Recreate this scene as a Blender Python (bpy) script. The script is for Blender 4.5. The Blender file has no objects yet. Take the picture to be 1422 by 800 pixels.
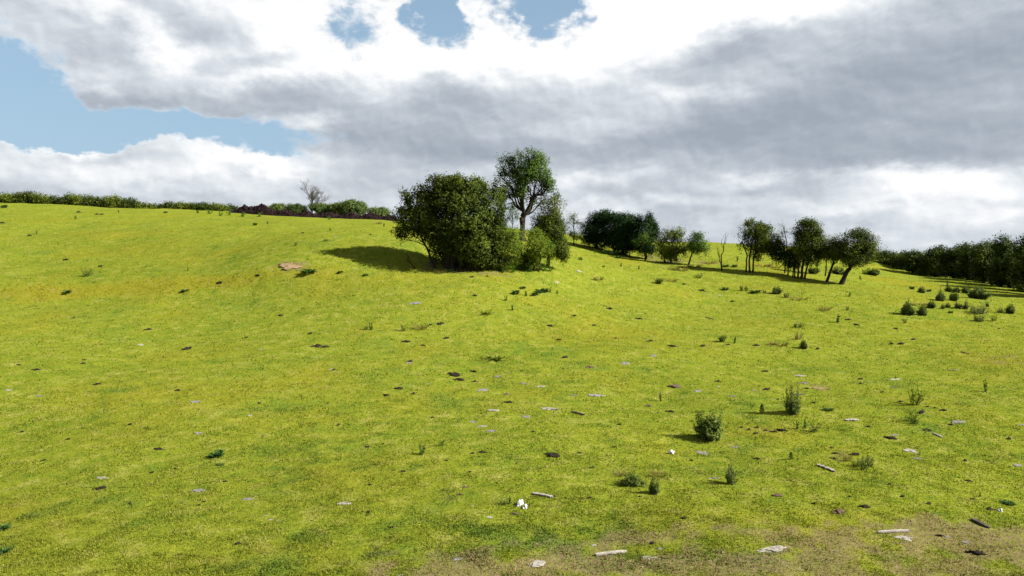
import bpy, math, random
import numpy as np
from mathutils import Vector, Euler, noise as mnoise

sc = bpy.context.scene
COL = sc.collection
PI = math.pi
R = math.radians

# ------------------------------------------------------------------ camera
F = 1015.0                      # focal length in photo pixels (1422 wide)
PITCH = R(-2.8)
CAMZ = 9.0
cam_d = bpy.data.cameras.new("camera")
cam = bpy.data.objects.new("camera", cam_d)
COL.objects.link(cam)
cam_d.sensor_width = 36.0
cam_d.lens = 36.0 * F / 1422.0
cam_d.clip_start = 0.5
cam_d.clip_end = 8000
cam.location = (0, 0, CAMZ)
cam.rotation_euler = (R(90) + PITCH, 0, 0)
sc.camera = cam

# ------------------------------------------------------------------ colour management
sc.view_settings.view_transform = 'Standard'
sc.view_settings.look = 'None'
sc.view_settings.gamma = 1.0
sc.view_settings.use_curve_mapping = False
EXPO = 2.2
sc.view_settings.exposure = EXPO
EF = 2.0 ** EXPO
sc.cycles.max_bounces = 6
sc.cycles.diffuse_bounces = 3
sc.cycles.transmission_bounces = 3
sc.cycles.transparent_max_bounces = 4

# ------------------------------------------------------------------ sun
SUN_EL = 34.0
SUN_DIR = Vector((math.cos(R(SUN_EL)) * 0.98, -math.cos(R(SUN_EL)) * 0.2, math.sin(R(SUN_EL)))).normalized()   # towards the sun: from the right
sd = bpy.data.lights.new("sun", 'SUN')
sd.energy = 5.0
sd.angle = R(0.5)
sd.color = (1.0, 0.955, 0.88)
sun = bpy.data.objects.new("sun", sd)
COL.objects.link(sun)
sun.rotation_euler = SUN_DIR.to_track_quat('Z', 'Y').to_euler()
sun.location = (60, 0, 60)


def pix_dir(u, v):
    a = (u - 711.0) / F
    b = (400.0 - v) / F
    return a, math.cos(PITCH) - b * math.sin(PITCH), math.sin(PITCH) + b * math.cos(PITCH)


def azel(u, v):
    x, y, z = pix_dir(u, v)
    return math.degrees(math.atan2(x, y)), math.degrees(math.atan2(z, math.hypot(x, y)))


# ------------------------------------------------------------------ world: sky texture plus procedural clouds
def build_world():
    w = bpy.data.worlds.new("World")
    sc.world = w
    w.use_nodes = True
    nt = w.node_tree
    N, L = nt.nodes, nt.links
    N.clear()
    out = N.new('ShaderNodeOutputWorld')
    bg = N.new('ShaderNodeBackground')
    bg.inputs['Strength'].default_value = 0.06
    L.new(bg.outputs[0], out.inputs[0])

    def math_(op, a, b=None, c=None, clamp=False):
        n = N.new('ShaderNodeMath'); n.operation = op; n.use_clamp = clamp
        for i, x in enumerate((a, b, c)):
            if x is None: continue
            if isinstance(x, (int, float)): n.inputs[i].default_value = x
            else: L.new(x, n.inputs[i])
        return n.outputs[0]

    def vmath(op, a, b=None, s=None):
        n = N.new('ShaderNodeVectorMath'); n.operation = op
        for i, x in enumerate((a, b)):
            if x is None: continue
            if isinstance(x, (tuple, list)): n.inputs[i].default_value = x
            else: L.new(x, n.inputs[i])
        if s is not None: n.inputs['Scale'].default_value = s
        return n.outputs[0]

    def noise(vec, scale, detail=6, rough=0.55, dist=0.0, color=False):
        n = N.new('ShaderNodeTexNoise')
        n.inputs['Scale'].default_value = scale
        n.inputs['Detail'].default_value = detail
        n.inputs['Roughness'].default_value = rough
        n.inputs['Distortion'].default_value = dist
        L.new(vec, n.inputs['Vector'])
        return n.outputs['Color' if color else 'Fac']

    def smooth(x, a, b, lo=0.0, hi=1.0):
        n = N.new('ShaderNodeMapRange'); n.interpolation_type = 'SMOOTHSTEP'
        L.new(x, n.inputs[0])
        for i, q in enumerate((a, b, lo, hi)): n.inputs[1 + i].default_value = q
        return n.outputs[0]

    sky = N.new('ShaderNodeTexSky')
    sky.sky_type = 'NISHITA'
    sky.sun_disc = False
    sky.sun_elevation = R(SUN_EL)
    sky.sun_rotation = math.atan2(SUN_DIR.x, SUN_DIR.y)
    sky.air_density = 1.0
    sky.dust_density = 1.2
    sky.ozone_density = 1.5

    tc = N.new('ShaderNodeTexCoord')
    d = tc.outputs['Generated']
    sep = N.new('ShaderNodeSeparateXYZ'); L.new(d, sep.inputs[0])
    az = math_('MULTIPLY', math_('ARCTAN2', sep.outputs[0], sep.outputs[1]), 57.2958)
    el = math_('MULTIPLY', math_('ARCSINE', sep.outputs[2]), 57.2958)
    comb = N.new('ShaderNodeCombineXYZ'); L.new(az, comb.inputs[0]); L.new(el, comb.inputs[1])
    ae = comb.outputs[0]                      # degrees
    # cloud-layer coordinates: flatten towards the horizon
    zz = math_('ADD', math_('MAXIMUM', sep.outputs[2], 0.0), 0.16)
    pc = N.new('ShaderNodeCombineXYZ')
    L.new(math_('DIVIDE', sep.outputs[0], zz), pc.inputs[0])
    L.new(math_('DIVIDE', sep.outputs[1], zz), pc.inputs[1])
    plane = pc.outputs[0]
    # warp the (azimuth, elevation) field so that no edge is smooth
    aes = N.new('ShaderNodeMapping'); aes.inputs['Scale'].default_value = (0.11, 0.19, 1.0); L.new(ae, aes.inputs[0])
    wn = noise(aes.outputs[0], 1.0, 5, 0.6, 0.0, True)
    warp = vmath('MULTIPLY', vmath('SUBTRACT', wn, (0.5, 0.5, 0.5)), (11.0, 5.5, 0.0))
    wae = vmath('ADD', ae, warp)
    aes2 = N.new('ShaderNodeMapping'); aes2.inputs['Scale'].default_value = (0.5, 0.7, 1.0); L.new(ae, aes2.inputs[0])
    wn2 = noise(aes2.outputs[0], 1.0, 5, 0.55, 0.0, True)
    wae2 = vmath('ADD', wae, vmath('MULTIPLY', vmath('SUBTRACT', wn2, (0.5, 0.5, 0.5)), (3.2, 2.2, 0.0)))

    def field(vec, blobs, base):
        acc = None
        for (u, v, ru, rv, rot, wt) in blobs:
            a, e = azel(u, v)
            m = N.new('ShaderNodeMapping'); m.vector_type = 'TEXTURE'
            m.inputs['Location'].default_value = (a, e, 0)
            m.inputs['Rotation'].default_value = (0, 0, R(-rot))
            k = 1015.0 * R(1)
            m.inputs['Scale'].default_value = (ru / k, rv / k, 1)
            L.new(vec, m.inputs[0])
            g = N.new('ShaderNodeTexGradient'); g.gradient_type = 'SPHERICAL'
            L.new(m.outputs[0], g.inputs[0])
            s = N.new('ShaderNodeMapRange'); s.interpolation_type = 'SMOOTHSTEP'
            L.new(g.outputs['Fac'], s.inputs[0]); s.inputs[2].default_value = 1.0
            acc = math_('MULTIPLY_ADD', s.outputs[0], wt, base if acc is None else acc)
        return acc

    # where the cloud is (photo pixel centre, radii, tilt, weight): holes are negative
    cover = [
        (-40, 120, 230, 95, 0, -1.75), (20, 150, 220, 52, -8, -1.2), (-150, 60, 260, 120, 0, -.7),
        (200, 178, 310, 36, -4, -1.7), (330, 190, 170, 40, -3, -1.1), (395, 212, 100, 30, -10, -.8),
        (600, 2, 78, 66, 25, -2.0), (740, 2, 96, 54, 0, -1.6), (768, 26, 70, 52, -20, -1.1), (500, 36, 80, 60, 30, -1.15),
        (130, 95, 90, 55, 20, 0.8), (110, 128, 90, 26, 4, 1.0), (420, 165, 110, 22, -20, 0.7),
        (60, 232, 260, 52, 0, 0.9), (370, 250, 150, 42, 0, 0.9), (80, 12, 120, 36, -20, 0.6),
    ]
    cov = field(wae2, cover, 1.35)
    det = noise(plane, 1.9, 6, 0.5, 0.2)
    det2 = noise(aes2.outputs[0], 0.9, 6, 0.52, 0.25)
    cov = math_('ADD', cov, math_('MULTIPLY', math_('SUBTRACT', noise(aes2.outputs[0], 1.2, 8, 0.58, 0.3), 0.5), 1.9))
    # out of view, higher up and behind, cloud is thinned to weaken fill light
    away = math_('MAXIMUM', smooth(el, 26.0, 42.0), smooth(math_('ABSOLUTE', az), 50.0, 75.0))
    brk = math_('MULTIPLY', math_('SUBTRACT', noise(plane, 0.55, 4, 0.5), 0.62), 4.0)
    cov = math_('ADD', cov, math_('MULTIPLY', away, brk))
    alpha = smooth(cov, 0.05, 0.95)

    # how bright the cloud is
    bright = [
        (440, 40, 240, 90, 8, 0.52), (560, 40, 260, 95, 0, 0.36), (720, 70, 300, 60, 4, 0.48), (900, 20, 300, 70, -6, 0.62),
        (1060, 0, 260, 45, -4, 0.35), (140, 22, 130, 30, 10, 0.35), (232, 66, 60, 34, 15, 0.36), (290, 70, 130, 30, 20, 0.14),
        (140, 85, 70, 30, -20, 0.18), (380, 100, 130, 22, -5, 0.24), (670, 122, 100, 26, 10, 0.22), (430, 165, 60, 24, -10, 0.34),
        (60, 190, 160, 20, 0, 0.36), (110, 193, 60, 16, 0, 0.22), (340, 226, 150, 26, 5, 0.42), (250, 245, 180, 26, 0, 0.20),
        (60, 225, 200, 30, 0, 0.22), (960, 118, 120, 22, 8, 0.20), (1290, 252, 210, 26, 3, 0.42), (1200, 276, 240, 18, 0, 0.20),
        (1395, 290, 190, 20, 0, 0.22), (1050, 245, 90, 18, 0, 0.28), (830, 252, 110, 16, 0, 0.22), (1100, 322, 420, 26, 0, 0.08),
        (850, 285, 180, 16, 0, 0.20), (820, 180, 140, 20, 0, 0.10),
        (250, 40, 230, 34, -18, -0.20), (400, 62, 170, 22, -16, -0.14), (150, 135, 130, 28, 0, -0.20), (260, 140, 200, 34, -2, -0.17),
        (560, 165, 240, 70, 5, -0.22), (480, 195, 150, 40, 0, -0.16), (640, 215, 260, 32, 0, -0.16), (900, 195, 380, 42, -2, -0.20),
        (1250, 110, 340, 120, -8, -0.26), (1330, 200, 330, 60, -5, -0.22), (1080, 150, 300, 50, -8, -0.16), (1000, 75, 170, 30, -14, -0.14),
        (600, 95, 70, 40, 60, -0.2), (1160, 235, 120, 14, 0, -0.10), (480, 262, 120, 34, 0, -0.08), (640, 270, 220, 30, 0, -0.02),
    ]
    br = field(wae, bright, 0.66)
    # relief: the cloud is brighter on the side that faces the sun
    shift = vmath('ADD', aes2.outputs[0], (0.16, 0.24, 0.0))
    det2b = noise(shift, 0.9, 6, 0.52, 0.25)
    rel = math_('SUBTRACT', det2, det2b)
    br = math_('ADD', br, math_('MULTIPLY', rel, 0.42))
    aes3 = N.new('ShaderNodeMapping'); aes3.inputs['Scale'].default_value = (0.10, 0.32, 1.0); aes3.inputs['Location'].default_value = (3.1, 1.7, 0.4); L.new(ae, aes3.inputs[0])
    big = noise(aes3.outputs[0], 1.0, 6, 0.5, 0.2)
    br = math_('ADD', br, math_('MULTIPLY', math_('SUBTRACT', big, 0.5), 0.55))
    br = math_('ADD', br, math_('MULTIPLY', math_('SUBTRACT', det, 0.5), 0.12))
    # thin edges of a cloud are bright
    edge = smooth(cov, 0.25, 1.15, 0.16, 0.0)
    br = math_('ADD', br, edge)
    ramp = N.new('ShaderNodeValToRGB')
    L.new(br, ramp.inputs[0])
    cr = ramp.color_ramp
    cr.elements[0].position = 0.28; cr.elements[0].color = (0.345, 0.40, 0.465, 1)
    cr.elements[1].position = 1.06 if False else 1.0; cr.elements[1].color = (1.0, 1.0, 1.0, 1)
    for p, c in ((0.46, (0.43, 0.48, 0.545)), (0.62, (0.55, 0.595, 0.655)), (0.78, (0.71, 0.755, 0.80)), (0.92, (0.90, 0.925, 0.95))):
        e = cr.elements.new(p); e.color = (*c, 1)
    cloud = vmath('SCALE', ramp.outputs[0], None, 1.02 / 0.06 / EF)
    # clear sky: the sky texture, milky towards the horizon
    skyc = vmath('MULTIPLY', sky.outputs[0], (0.66, 0.60, 0.50))
    hz = smooth(el, 0.0, 26.0, 0.8, 0.45)
    mixh = N.new('ShaderNodeMix'); mixh.data_type = 'RGBA'
    L.new(hz, mixh.inputs[0]); L.new(skyc, mixh.inputs[6]); mixh.inputs[7].default_value = tuple(q / 0.06 / EF for q in (0.33, 0.52, 0.74)) + (1,)
    mix = N.new('ShaderNodeMix'); mix.data_type = 'RGBA'
    L.new(alpha, mix.inputs[0]); L.new(mixh.outputs[2], mix.inputs[6]); L.new(cloud, mix.inputs[7])
    L.new(mix.outputs[2], bg.inputs['Color'])
    try:
        w.cycles.sampling_method = 'MANUAL'; w.cycles.sample_map_resolution = 512
    except Exception: pass

build_world()

# ------------------------------------------------------------------ numeric noise
_rs = np.random.RandomState(7)
_LAT = _rs.rand(256, 256)

def vnoise(x, y):
    x = np.asarray(x, float); y = np.asarray(y, float)
    xi = np.floor(x); yi = np.floor(y)
    fx = x - xi; fy = y - yi
    fx = fx * fx * (3 - 2 * fx); fy = fy * fy * (3 - 2 * fy)
    xi = xi.astype(np.int64) & 255; yi = yi.astype(np.int64) & 255
    x1 = (xi + 1) & 255; y1 = (yi + 1) & 255
    return (_LAT[xi, yi] * (1 - fx) + _LAT[x1, yi] * fx) * (1 - fy) + (_LAT[xi, y1] * (1 - fx) + _LAT[x1, y1] * fx) * fy

def fbm(x, y, octaves=4, gain=0.5):
    s = 0.0; a = 1.0; t = 0.0
    for k in range(octaves):
        s = s + a * vnoise(np.asarray(x) * 2.03 ** k + 17.3 * k, np.asarray(y) * 2.03 ** k + 9.1 * k)
        t += a; a *= gain
    return s / t

# ------------------------------------------------------------------ terrain
# survey points: (photo u, v, distance in front of the camera)
SURVEY = [
    (0, 800, 20), (350, 800, 20), (711, 800, 20), (1080, 800, 20), (1422, 800, 20.2),
    (-150, 700, 26.5), (350, 700, 26.1), (711, 700, 26), (1080, 700, 26), (1560, 700, 26.3),
    (-150, 600, 35), (300, 600, 35.5), (711, 600, 36), (1080, 600, 36), (1422, 600, 35.8),
    (0, 550, 42), (400, 550, 42.5), (711, 550, 43.3), (1080, 550, 44), (1422, 550, 43),
    (0, 500, 50), (350, 500, 51), (711, 500, 53), (1050, 500, 56), (1300, 500, 57), (1422, 500, 55),
    (0, 450, 62), (300, 450, 63), (600, 450, 63), (850, 450, 67), (1100, 450, 71), (1422, 450, 73),
    (0, 405, 74), (300, 400, 73), (500, 400, 71), (640, 400, 72), (800, 400, 80), (1000, 400, 89), (1250, 400, 102), (1422, 412, 98),
    (0, 385, 79), (200, 380, 79), (400, 374, 76.5), (520, 360, 79), (580, 366, 78.2), (640, 376, 78), (760, 372, 82), (900, 372, 97), (1100, 380, 99), (1180, 388, 98),
    (0, 340, 95), (250, 340, 91), (450, 338, 83), (550, 342, 82), (620, 350, 83), (800, 350, 103), (900, 359, 108), (960, 364, 106), (1040, 374, 101),
    (0, 300, 120), (250, 310, 112), (450, 318, 98), (550, 322, 95), (0, 281, 145), (180, 288, 145), (340, 297, 140), (540, 307, 125),
    (630, 317, 108), (725, 326, 108), (800, 334, 118), (1000, 341, 150), (1080, 344, 150), (1160, 352, 150),
    (1220, 376, 142), (1330, 388, 124), (1422, 404, 110), (1560, 425, 95),
]
def _wp(u, v, Y):
    dx, dy, dz = pix_dir(u, v)
    t = Y / dy
    return dx * t, Y, CAMZ + dz * t
_c = [_wp(*s) for s in SURVEY]
_c += [(0, 0, 0), (-40, 5, 0.3), (40, 5, 0), (0, -60, 0), (-100, -40, 2), (100, -40, -1), (-150, 60, 10), (150, 50, 2), (180, 120, 4),
       (-140, 150, 20), (-110, 200, 20.5), (-40, 200, 16), (0, 190, 13), (45, 200, 9.5), (100, 190, 6), (-220, 120, 22), (-220, 250, 19),
       (0, 300, 8), (120, 300, 4), (-120, 320, 14), (250, 250, 3), (300, 60, 3), (-320, 60, 14), (0, -200, 0)]
_c = np.array(_c)
_cx = _c[:, :2] / 50.0

def _tpsk(r2):
    return 0.5 * r2 * np.log(np.maximum(r2, 1e-12))
def _solve():
    n = len(_cx)
    d2 = ((_cx[:, None, :] - _cx[None, :, :]) ** 2).sum(-1)
    K = _tpsk(d2) + 0.004 * np.eye(n)
    P = np.hstack([np.ones((n, 1)), _cx])
    A = np.zeros((n + 3, n + 3)); A[:n, :n] = K; A[:n, n:] = P; A[n:, :n] = P.T
    return np.linalg.solve(A, np.concatenate([_c[:, 2], np.zeros(3)]))
_w = _solve()

def H(x, y):
    x = np.asarray(x, float); y = np.asarray(y, float)
    shp = np.broadcast(x, y).shape
    xx = np.broadcast_to(x, shp).ravel() / 50.0; yy = np.broadcast_to(y, shp).ravel() / 50.0
    n = len(_cx)
    z = _w[n] + _w[n + 1] * xx + _w[n + 2] * yy
    for i in range(n):
        z = z + _w[i] * _tpsk((xx - _cx[i, 0]) ** 2 + (yy - _cx[i, 1]) ** 2)
    X = xx * 50; Y = yy * 50
    r = np.hypot(X, Y - 60)
    k = np.clip((r - 210) / 160, 0, 1); k = k * k * (3 - 2 * k)
    z = z * (1 - k) + k * (1.5 + 2.5 * fbm(X / 90.0, Y / 90.0, 3))
    near = 1 - np.clip((r - 150) / 150, 0, 1)
    z = z + near * (0.55 * (fbm(X / 11.0 + 3, Y / 11.0, 2) - 0.5) + 0.16 * (fbm(X / 2.2, Y / 2.2 + 5, 3) - 0.5) + 0.05 * (vnoise(X / 0.55, Y / 0.55) - 0.5))
    # the little bank that crosses the left of the field
    yb = 74.0 + 0.03 * (X + 40)
    m = np.clip((-X - 12) / 14, 0, 1)
    z = z + m * 0.75 * np.tanh((Y - yb) / 1.3) - m * 0.75 * np.tanh((Y - yb) / 9.0)
    return z.reshape(shp)

def h1(x, y):
    return float(H(np.array([x]), np.array([y]))[0])

_ts = np.concatenate([np.arange(12, 90, 0.5), np.arange(90, 230, 1.0)])
def hit(u, v):
    """Where the ray through photo pixel (u, v) meets the ground."""
    dx, dy, dz = pix_dir(u, v)
    g = CAMZ + dz / dy * _ts - H(dx / dy * _ts, _ts)
    idx = np.where(g < 0)[0]
    if len(idx) == 0:
        i = int(np.argmin(g)); Y = _ts[i]
    else:
        i = max(idx[0], 1); a, b = g[i - 1], g[i]
        Y = _ts[i - 1] + (_ts[i] - _ts[i - 1]) * a / (a - b)
    x = dx / dy * Y
    return Vector((x, Y, h1(x, Y)))

def world_ellipse(u, v, ru, rv):
    p = hit(u, v); a = hit(u, v - rv); b = hit(u, v + rv)
    return p.x, p.y, ru * p.y / F, max(0.5 * abs(a.y - b.y), 0.3)

# worn ground, dry grass and lush grass, as places in the field
SOIL = [world_ellipse(*s) + (w,) for *s, w in (
    (1000, 775, 500, 45, .38), (1330, 755, 160, 34, .35),
    (700, 792, 130, 24, 1.25), (620, 800, 80, 14, .8), (800, 778, 70, 12, .7), (880, 748, 60, 12, .7), (1010, 738, 80, 13, .7), (970, 790, 100, 12, .5),
    (1150, 752, 80, 16, .7), (1290, 742, 130, 20, 1.1), (1390, 765, 90, 30, 1.1), (1180, 792, 160, 18, .85), (1345, 720, 60, 9, .5),
    (1320, 745, 40, 10, 1.0), (1180, 634, 40, 10, .35), (1060, 598, 30, 8, .35), (880, 652, 30, 10, .35), (1400, 500, 60, 14, .45), (1340, 690, 30, 10, .35),
    (405, 368, 24, 5, 1.5), (1138, 538, 12, 4, 1.3), (925, 362, 30, 5, 1.0), (990, 366, 30, 4, .5), (640, 374, 60, 6, 1.1), (819, 509, 8, 4, .7))]
DRY = [world_ellipse(*s) + (w,) for *s, w in (
    (110, 405, 90, 7, 1.3), (30, 412, 60, 7, 1.1), (290, 392, 100, 9, 1.1), (200, 395, 120, 9, .5), (420, 378, 50, 8, .5), (1400, 505, 90, 30, .9), (530, 385, 70, 8, .4),
    (1060, 370, 70, 8, .6), (1250, 392, 100, 5, .8), (850, 362, 60, 10, .5), (1060, 545, 120, 40, .3), (230, 560, 200, 50, .25), (480, 520, 140, 40, .2), (900, 470, 160, 30, .2),
    (1180, 640, 50, 18, .5), (1070, 600, 60, 12, .5), (100, 650, 150, 40, .3), (760, 510, 120, 30, .25), (130, 340, 160, 30, .2))]
LUSH = [world_ellipse(*s) + (w,) for *s, w in (
    (143, 521, 14, 12, .7), (30, 380, 60, 10, .4), (120, 400, 30, 5, .5), (640, 520, 160, 40, .4), (430, 620, 80, 30, .5), (780, 500, 90, 30, .35), (300, 632, 30, 12, .6),
    (740, 740, 120, 24, .8), (560, 760, 160, 26, .7), (950, 765, 220, 30, .75), (1150, 700, 160, 20, .6), (20, 730, 50, 50, .7), (180, 790, 160, 24, .5), (1300, 600, 140, 30, .3),
    (1130, 780, 160, 24, .8), (350, 790, 120, 20, .6), (1400, 640, 80, 60, .4), (240, 550, 100, 20, .3), (1200, 520, 120, 14, .3), (60, 470, 100, 12, .3), (420, 560, 110, 14, .3))]

def masks(x, y):
    def acc(lst):
        s = 0.0
        for (cx, cy, rx, ry, w) in lst:
            s = s + w * np.exp(-(((x - cx) / rx) ** 2 + ((y - cy) / ry) ** 2))
        return s
    n1 = fbm(x / 1.3, y / 1.3, 4, 0.6); n2 = fbm(x / 6.0 + 40, y / 6.0, 4, 0.55); n3 = fbm(x / 0.45 + 9, y / 0.45, 2)
    sa = acc(SOIL); soil = sa * 0.95 + np.clip(sa * 2.5, 0.25, 1) * ((n1 - 0.5) * 1.9 + (n3 - 0.5) * 1.6)
    soil = np.clip((soil - 0.38) / 0.5, 0, 1)
    dry = np.clip(acc(DRY) * 0.9 + (n2 - 0.5) * 1.8 + (n1 - .5) * .5, 0, 1)
    n4 = fbm(x / 3.0 + 80, y / 3.0 + 20, 4, 0.6)
    lush = np.clip(acc(LUSH) * np.clip((n1 - 0.38) * 4.5, 0, 1) * 1.0 + (n4 - 0.53) * 2.0 + (n1 - 0.56) * 1.5 + (n3 - 0.55) * 0.8, 0, 1)
    return soil, dry, lush

# ------------------------------------------------------------------ material helpers
def new_mat(name):
    m = bpy.data.materials.new(name); m.use_nodes = True
    nt = m.node_tree; nt.nodes.clear()
    o = nt.nodes.new('ShaderNodeOutputMaterial')
    return m, nt, o

def ramp_node(nt, fac, stops):
    r = nt.nodes.new('ShaderNodeValToRGB')
    els = r.color_ramp.elements
    els[0].position, els[0].color = stops[0][0], (*stops[0][1], 1)
    els[1].position, els[1].color = stops[-1][0], (*stops[-1][1], 1)
    for p, c in stops[1:-1]:
        e = els.new(p); e.color = (*c, 1)
    nt.links.new(fac, r.inputs[0])
    return r.outputs[0]

def nz(nt, scale, detail=4, rough=0.55, vec=None, dist=0.0):
    n = nt.nodes.new('ShaderNodeTexNoise')
    n.inputs['Scale'].default_value = scale; n.inputs['Detail'].default_value = detail
    n.inputs['Roughness'].default_value = rough; n.inputs['Distortion'].default_value = dist
    if vec is not None: nt.links.new(vec, n.inputs['Vector'])
    return n.outputs['Fac']

def mixc(nt, fac, a, b, mode='MIX'):
    m = nt.nodes.new('ShaderNodeMix'); m.data_type = 'RGBA'; m.blend_type = mode; m.clamp_factor = True
    for i, x in ((0, fac), (6, a), (7, b)):
        if isinstance(x, (int, float)): m.inputs[i].default_value = x
        elif isinstance(x, tuple): m.inputs[i].default_value = (*x, 1) if len(x) == 3 else x
        else: nt.links.new(x, m.inputs[i])
    return m.outputs[2]

def mval(nt, op, a, b=None, clamp=False):
    n = nt.nodes.new('ShaderNodeMath'); n.operation = op; n.use_clamp = clamp
    for i, x in enumerate((a, b)):
        if x is None: continue
        if isinstance(x, (int, float)): n.inputs[i].default_value = x
        else: nt.links.new(x, n.inputs[i])
    return n.outputs[0]

def attr(nt, name):
    a = nt.nodes.new('ShaderNodeAttribute'); a.attribute_name = name
    return a.outputs['Fac']

GRASS_A = (0.082, 0.095, 0.0085)     # sunny short turf
GRASS_B = (0.067, 0.082, 0.0072)
GRASS_C = (0.118, 0.116, 0.0270)     # straw in the turf
LUSH_C = (0.036, 0.066, 0.0085)
DRY_C = (0.098, 0.083, 0.0070)
SOIL_C = (0.055, 0.039, 0.020)
SOIL_D = (0.135, 0.104, 0.062)

def grass_colour(nt, per_blade=None):
    """Turf colour from the place in the field; the same for the ground sheet and for the blades."""
    geo = nt.nodes.new('ShaderNodeNewGeometry'); P = geo.outputs['Position']
    a = nz(nt, 0.16, 5, 0.6, P)
    b = nz(nt, 1.1, 5, 0.62, P)
    c = nz(nt, 7.0, 3, 0.6, P)
    col = mixc(nt, mval(nt, 'MULTIPLY', mval(nt, 'SUBTRACT', a, 0.38), 3.2, True), GRASS_B, GRASS_A)
    col = mixc(nt, mval(nt, 'MULTIPLY', mval(nt, 'SUBTRACT', b, 0.50), 3.6, True), col, GRASS_C)
    col = mixc(nt, mval(nt, 'MULTIPLY', mval(nt, 'SUBTRACT', 0.47, b), 3.2, True), col, LUSH_C)
    col = mixc(nt, mval(nt, 'MULTIPLY', attr(nt, 'dry'), 0.55), col, DRY_C)
    col = mixc(nt, mval(nt, 'MULTIPLY', attr(nt, 'lush'), 0.75), col, LUSH_C)
    if per_blade is not None:          # the thin grass of worn ground is straw coloured
        col = mixc(nt, mval(nt, 'MULTIPLY', attr(nt, 'soil'), mval(nt, 'MULTIPLY', mval(nt, 'SUBTRACT', per_blade, 0.35), 4.0, True)), col, (0.100, 0.074, 0.034))
    sp = c if per_blade is None else per_blade
    col = mixc(nt, 1.0, col, ramp_node(nt, sp, ((0.2, (0.62, 0.66, 0.66)), (0.5, (1.08, 1.08, 1.05)), (0.85, (1.75, 1.58, 1.9)))), 'MULTIPLY')
    return col, b, c, P

def ground_mat():
    m, nt, o = new_mat("pasture_turf")
    col, b, c, P = grass_colour(nt)
    s2 = nz(nt, 3.0, 6, 0.7, P)
    soilc = ramp_node(nt, s2, ((0.3, SOIL_C), (0.55, (0.088, 0.066, 0.036)), (0.75, SOIL_D)))
    soil = attr(nt, 'soil')
    grit = nz(nt, 11.0, 4, 0.7, P)
    fac = mval(nt, 'MULTIPLY', soil, mval(nt, 'MULTIPLY', mval(nt, 'SUBTRACT', grit, 0.36), 5.0, True))
    col = mixc(nt, fac, col, soilc)
    # crumbs of dark earth showing between the blades
    v = nz(nt, 2.3, 5, 0.75, P)
    dk = mval(nt, 'MULTIPLY', mval(nt, 'SUBTRACT', v, 0.64), 9.0, True)
    col = mixc(nt, mval(nt, 'MULTIPLY', dk, 0.55), col, (0.026, 0.024, 0.010))
    v2 = nz(nt, 0.9, 7, 0.8, P)
    col = mixc(nt, mval(nt, 'MULTIPLY', mval(nt, 'SUBTRACT', v2, 0.60), 7.0, True), col, (0.052, 0.056, 0.012))
    v3 = nz(nt, 1.7, 6, 0.8, P)
    col = mixc(nt, mval(nt, 'MULTIPLY', mval(nt, 'SUBTRACT', v3, 0.66), 6.0, True), col, (0.130, 0.118, 0.045))
    # near the hill top, and far off, scattered dark tussocks
    p = nt.nodes.new('ShaderNodeBsdfPrincipled')
    p.inputs['Roughness'].default_value = 0.9
    p.inputs['Specular IOR Level'].default_value = 0.0
    nt.links.new(col, p.inputs['Base Color'])
    bmp = nt.nodes.new('ShaderNodeBump'); bmp.inputs['Strength'].default_value = 0.55; bmp.inputs['Distance'].default_value = 0.10
    hgt = mval(nt, 'ADD', mval(nt, 'MULTIPLY', nz(nt, 2.6, 6, 0.7, P), 1.2), mval(nt, 'MULTIPLY', nz(nt, 14.0, 3, 0.65, P), 0.5))
    nt.links.new(hgt, bmp.inputs['Height']); nt.links.new(bmp.outputs[0], p.inputs['Normal'])
    nt.links.new(p.outputs[0], o.inputs[0])
    return m

def leaf_shader(nt, o, col, trans=0.3, rough=0.7, spec=0.03):
    p = nt.nodes.new('ShaderNodeBsdfPrincipled')
    p.inputs['Roughness'].default_value = rough; p.inputs['Specular IOR Level'].default_value = spec
    nt.links.new(col, p.inputs['Base Color'])
    t = nt.nodes.new('ShaderNodeBsdfTranslucent'); nt.links.new(mixc(nt, 1.0, col, (1.25, 1.35, 0.7), 'MULTIPLY'), t.inputs[0])
    mx = nt.nodes.new('ShaderNodeMixShader'); mx.inputs[0].default_value = trans
    nt.links.new(p.outputs[0], mx.inputs[1]); nt.links.new(t.outputs[0], mx.inputs[2])
    nt.links.new(mx.outputs[0], o.inputs[0])

def blade_mat():
    m, nt, o = new_mat("grass_blades")
    col, b, c, P = grass_colour(nt, attr(nt, 'tint'))
    leaf_shader(nt, o, col, 0.35, 0.8, 0.04)
    return m

_lm = {}
def leaf_mat(name, dark, mid, light, trans=0.25):
    if name in _lm: return _lm[name]
    m, nt, o = new_mat(name)
    t = attr(nt, 'tint')
    col = ramp_node(nt, t, ((0.05, dark), (0.5, mid), (0.95, light)))
    leaf_shader(nt, o, col, trans)
    _lm[name] = m
    return m

def rough_mat(name, stops, scale=6.0, bump=0.4, rough=0.9, detail=6):
    if name in _lm: return _lm[name]
    m, nt, o = new_mat(name)
    tc = nt.nodes.new('ShaderNodeTexCoord'); P = tc.outputs['Object']
    n = nz(nt, scale, detail, 0.65, P)
    col = ramp_node(nt, n, stops)
    p = nt.nodes.new('ShaderNodeBsdfPrincipled'); p.inputs['Roughness'].default_value = rough
    p.inputs['Specular IOR Level'].default_value = 0.03
    nt.links.new(col, p.inputs['Base Color'])
    b = nt.nodes.new('ShaderNodeBump'); b.inputs['Strength'].default_value = bump; b.inputs['Distance'].default_value = 0.03
    nt.links.new(nz(nt, scale * 3, 5, 0.7, P), b.inputs['Height']); nt.links.new(b.outputs[0], p.inputs['Normal'])
    nt.links.new(p.outputs[0], o.inputs[0])
    _lm[name] = m
    return m

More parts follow.
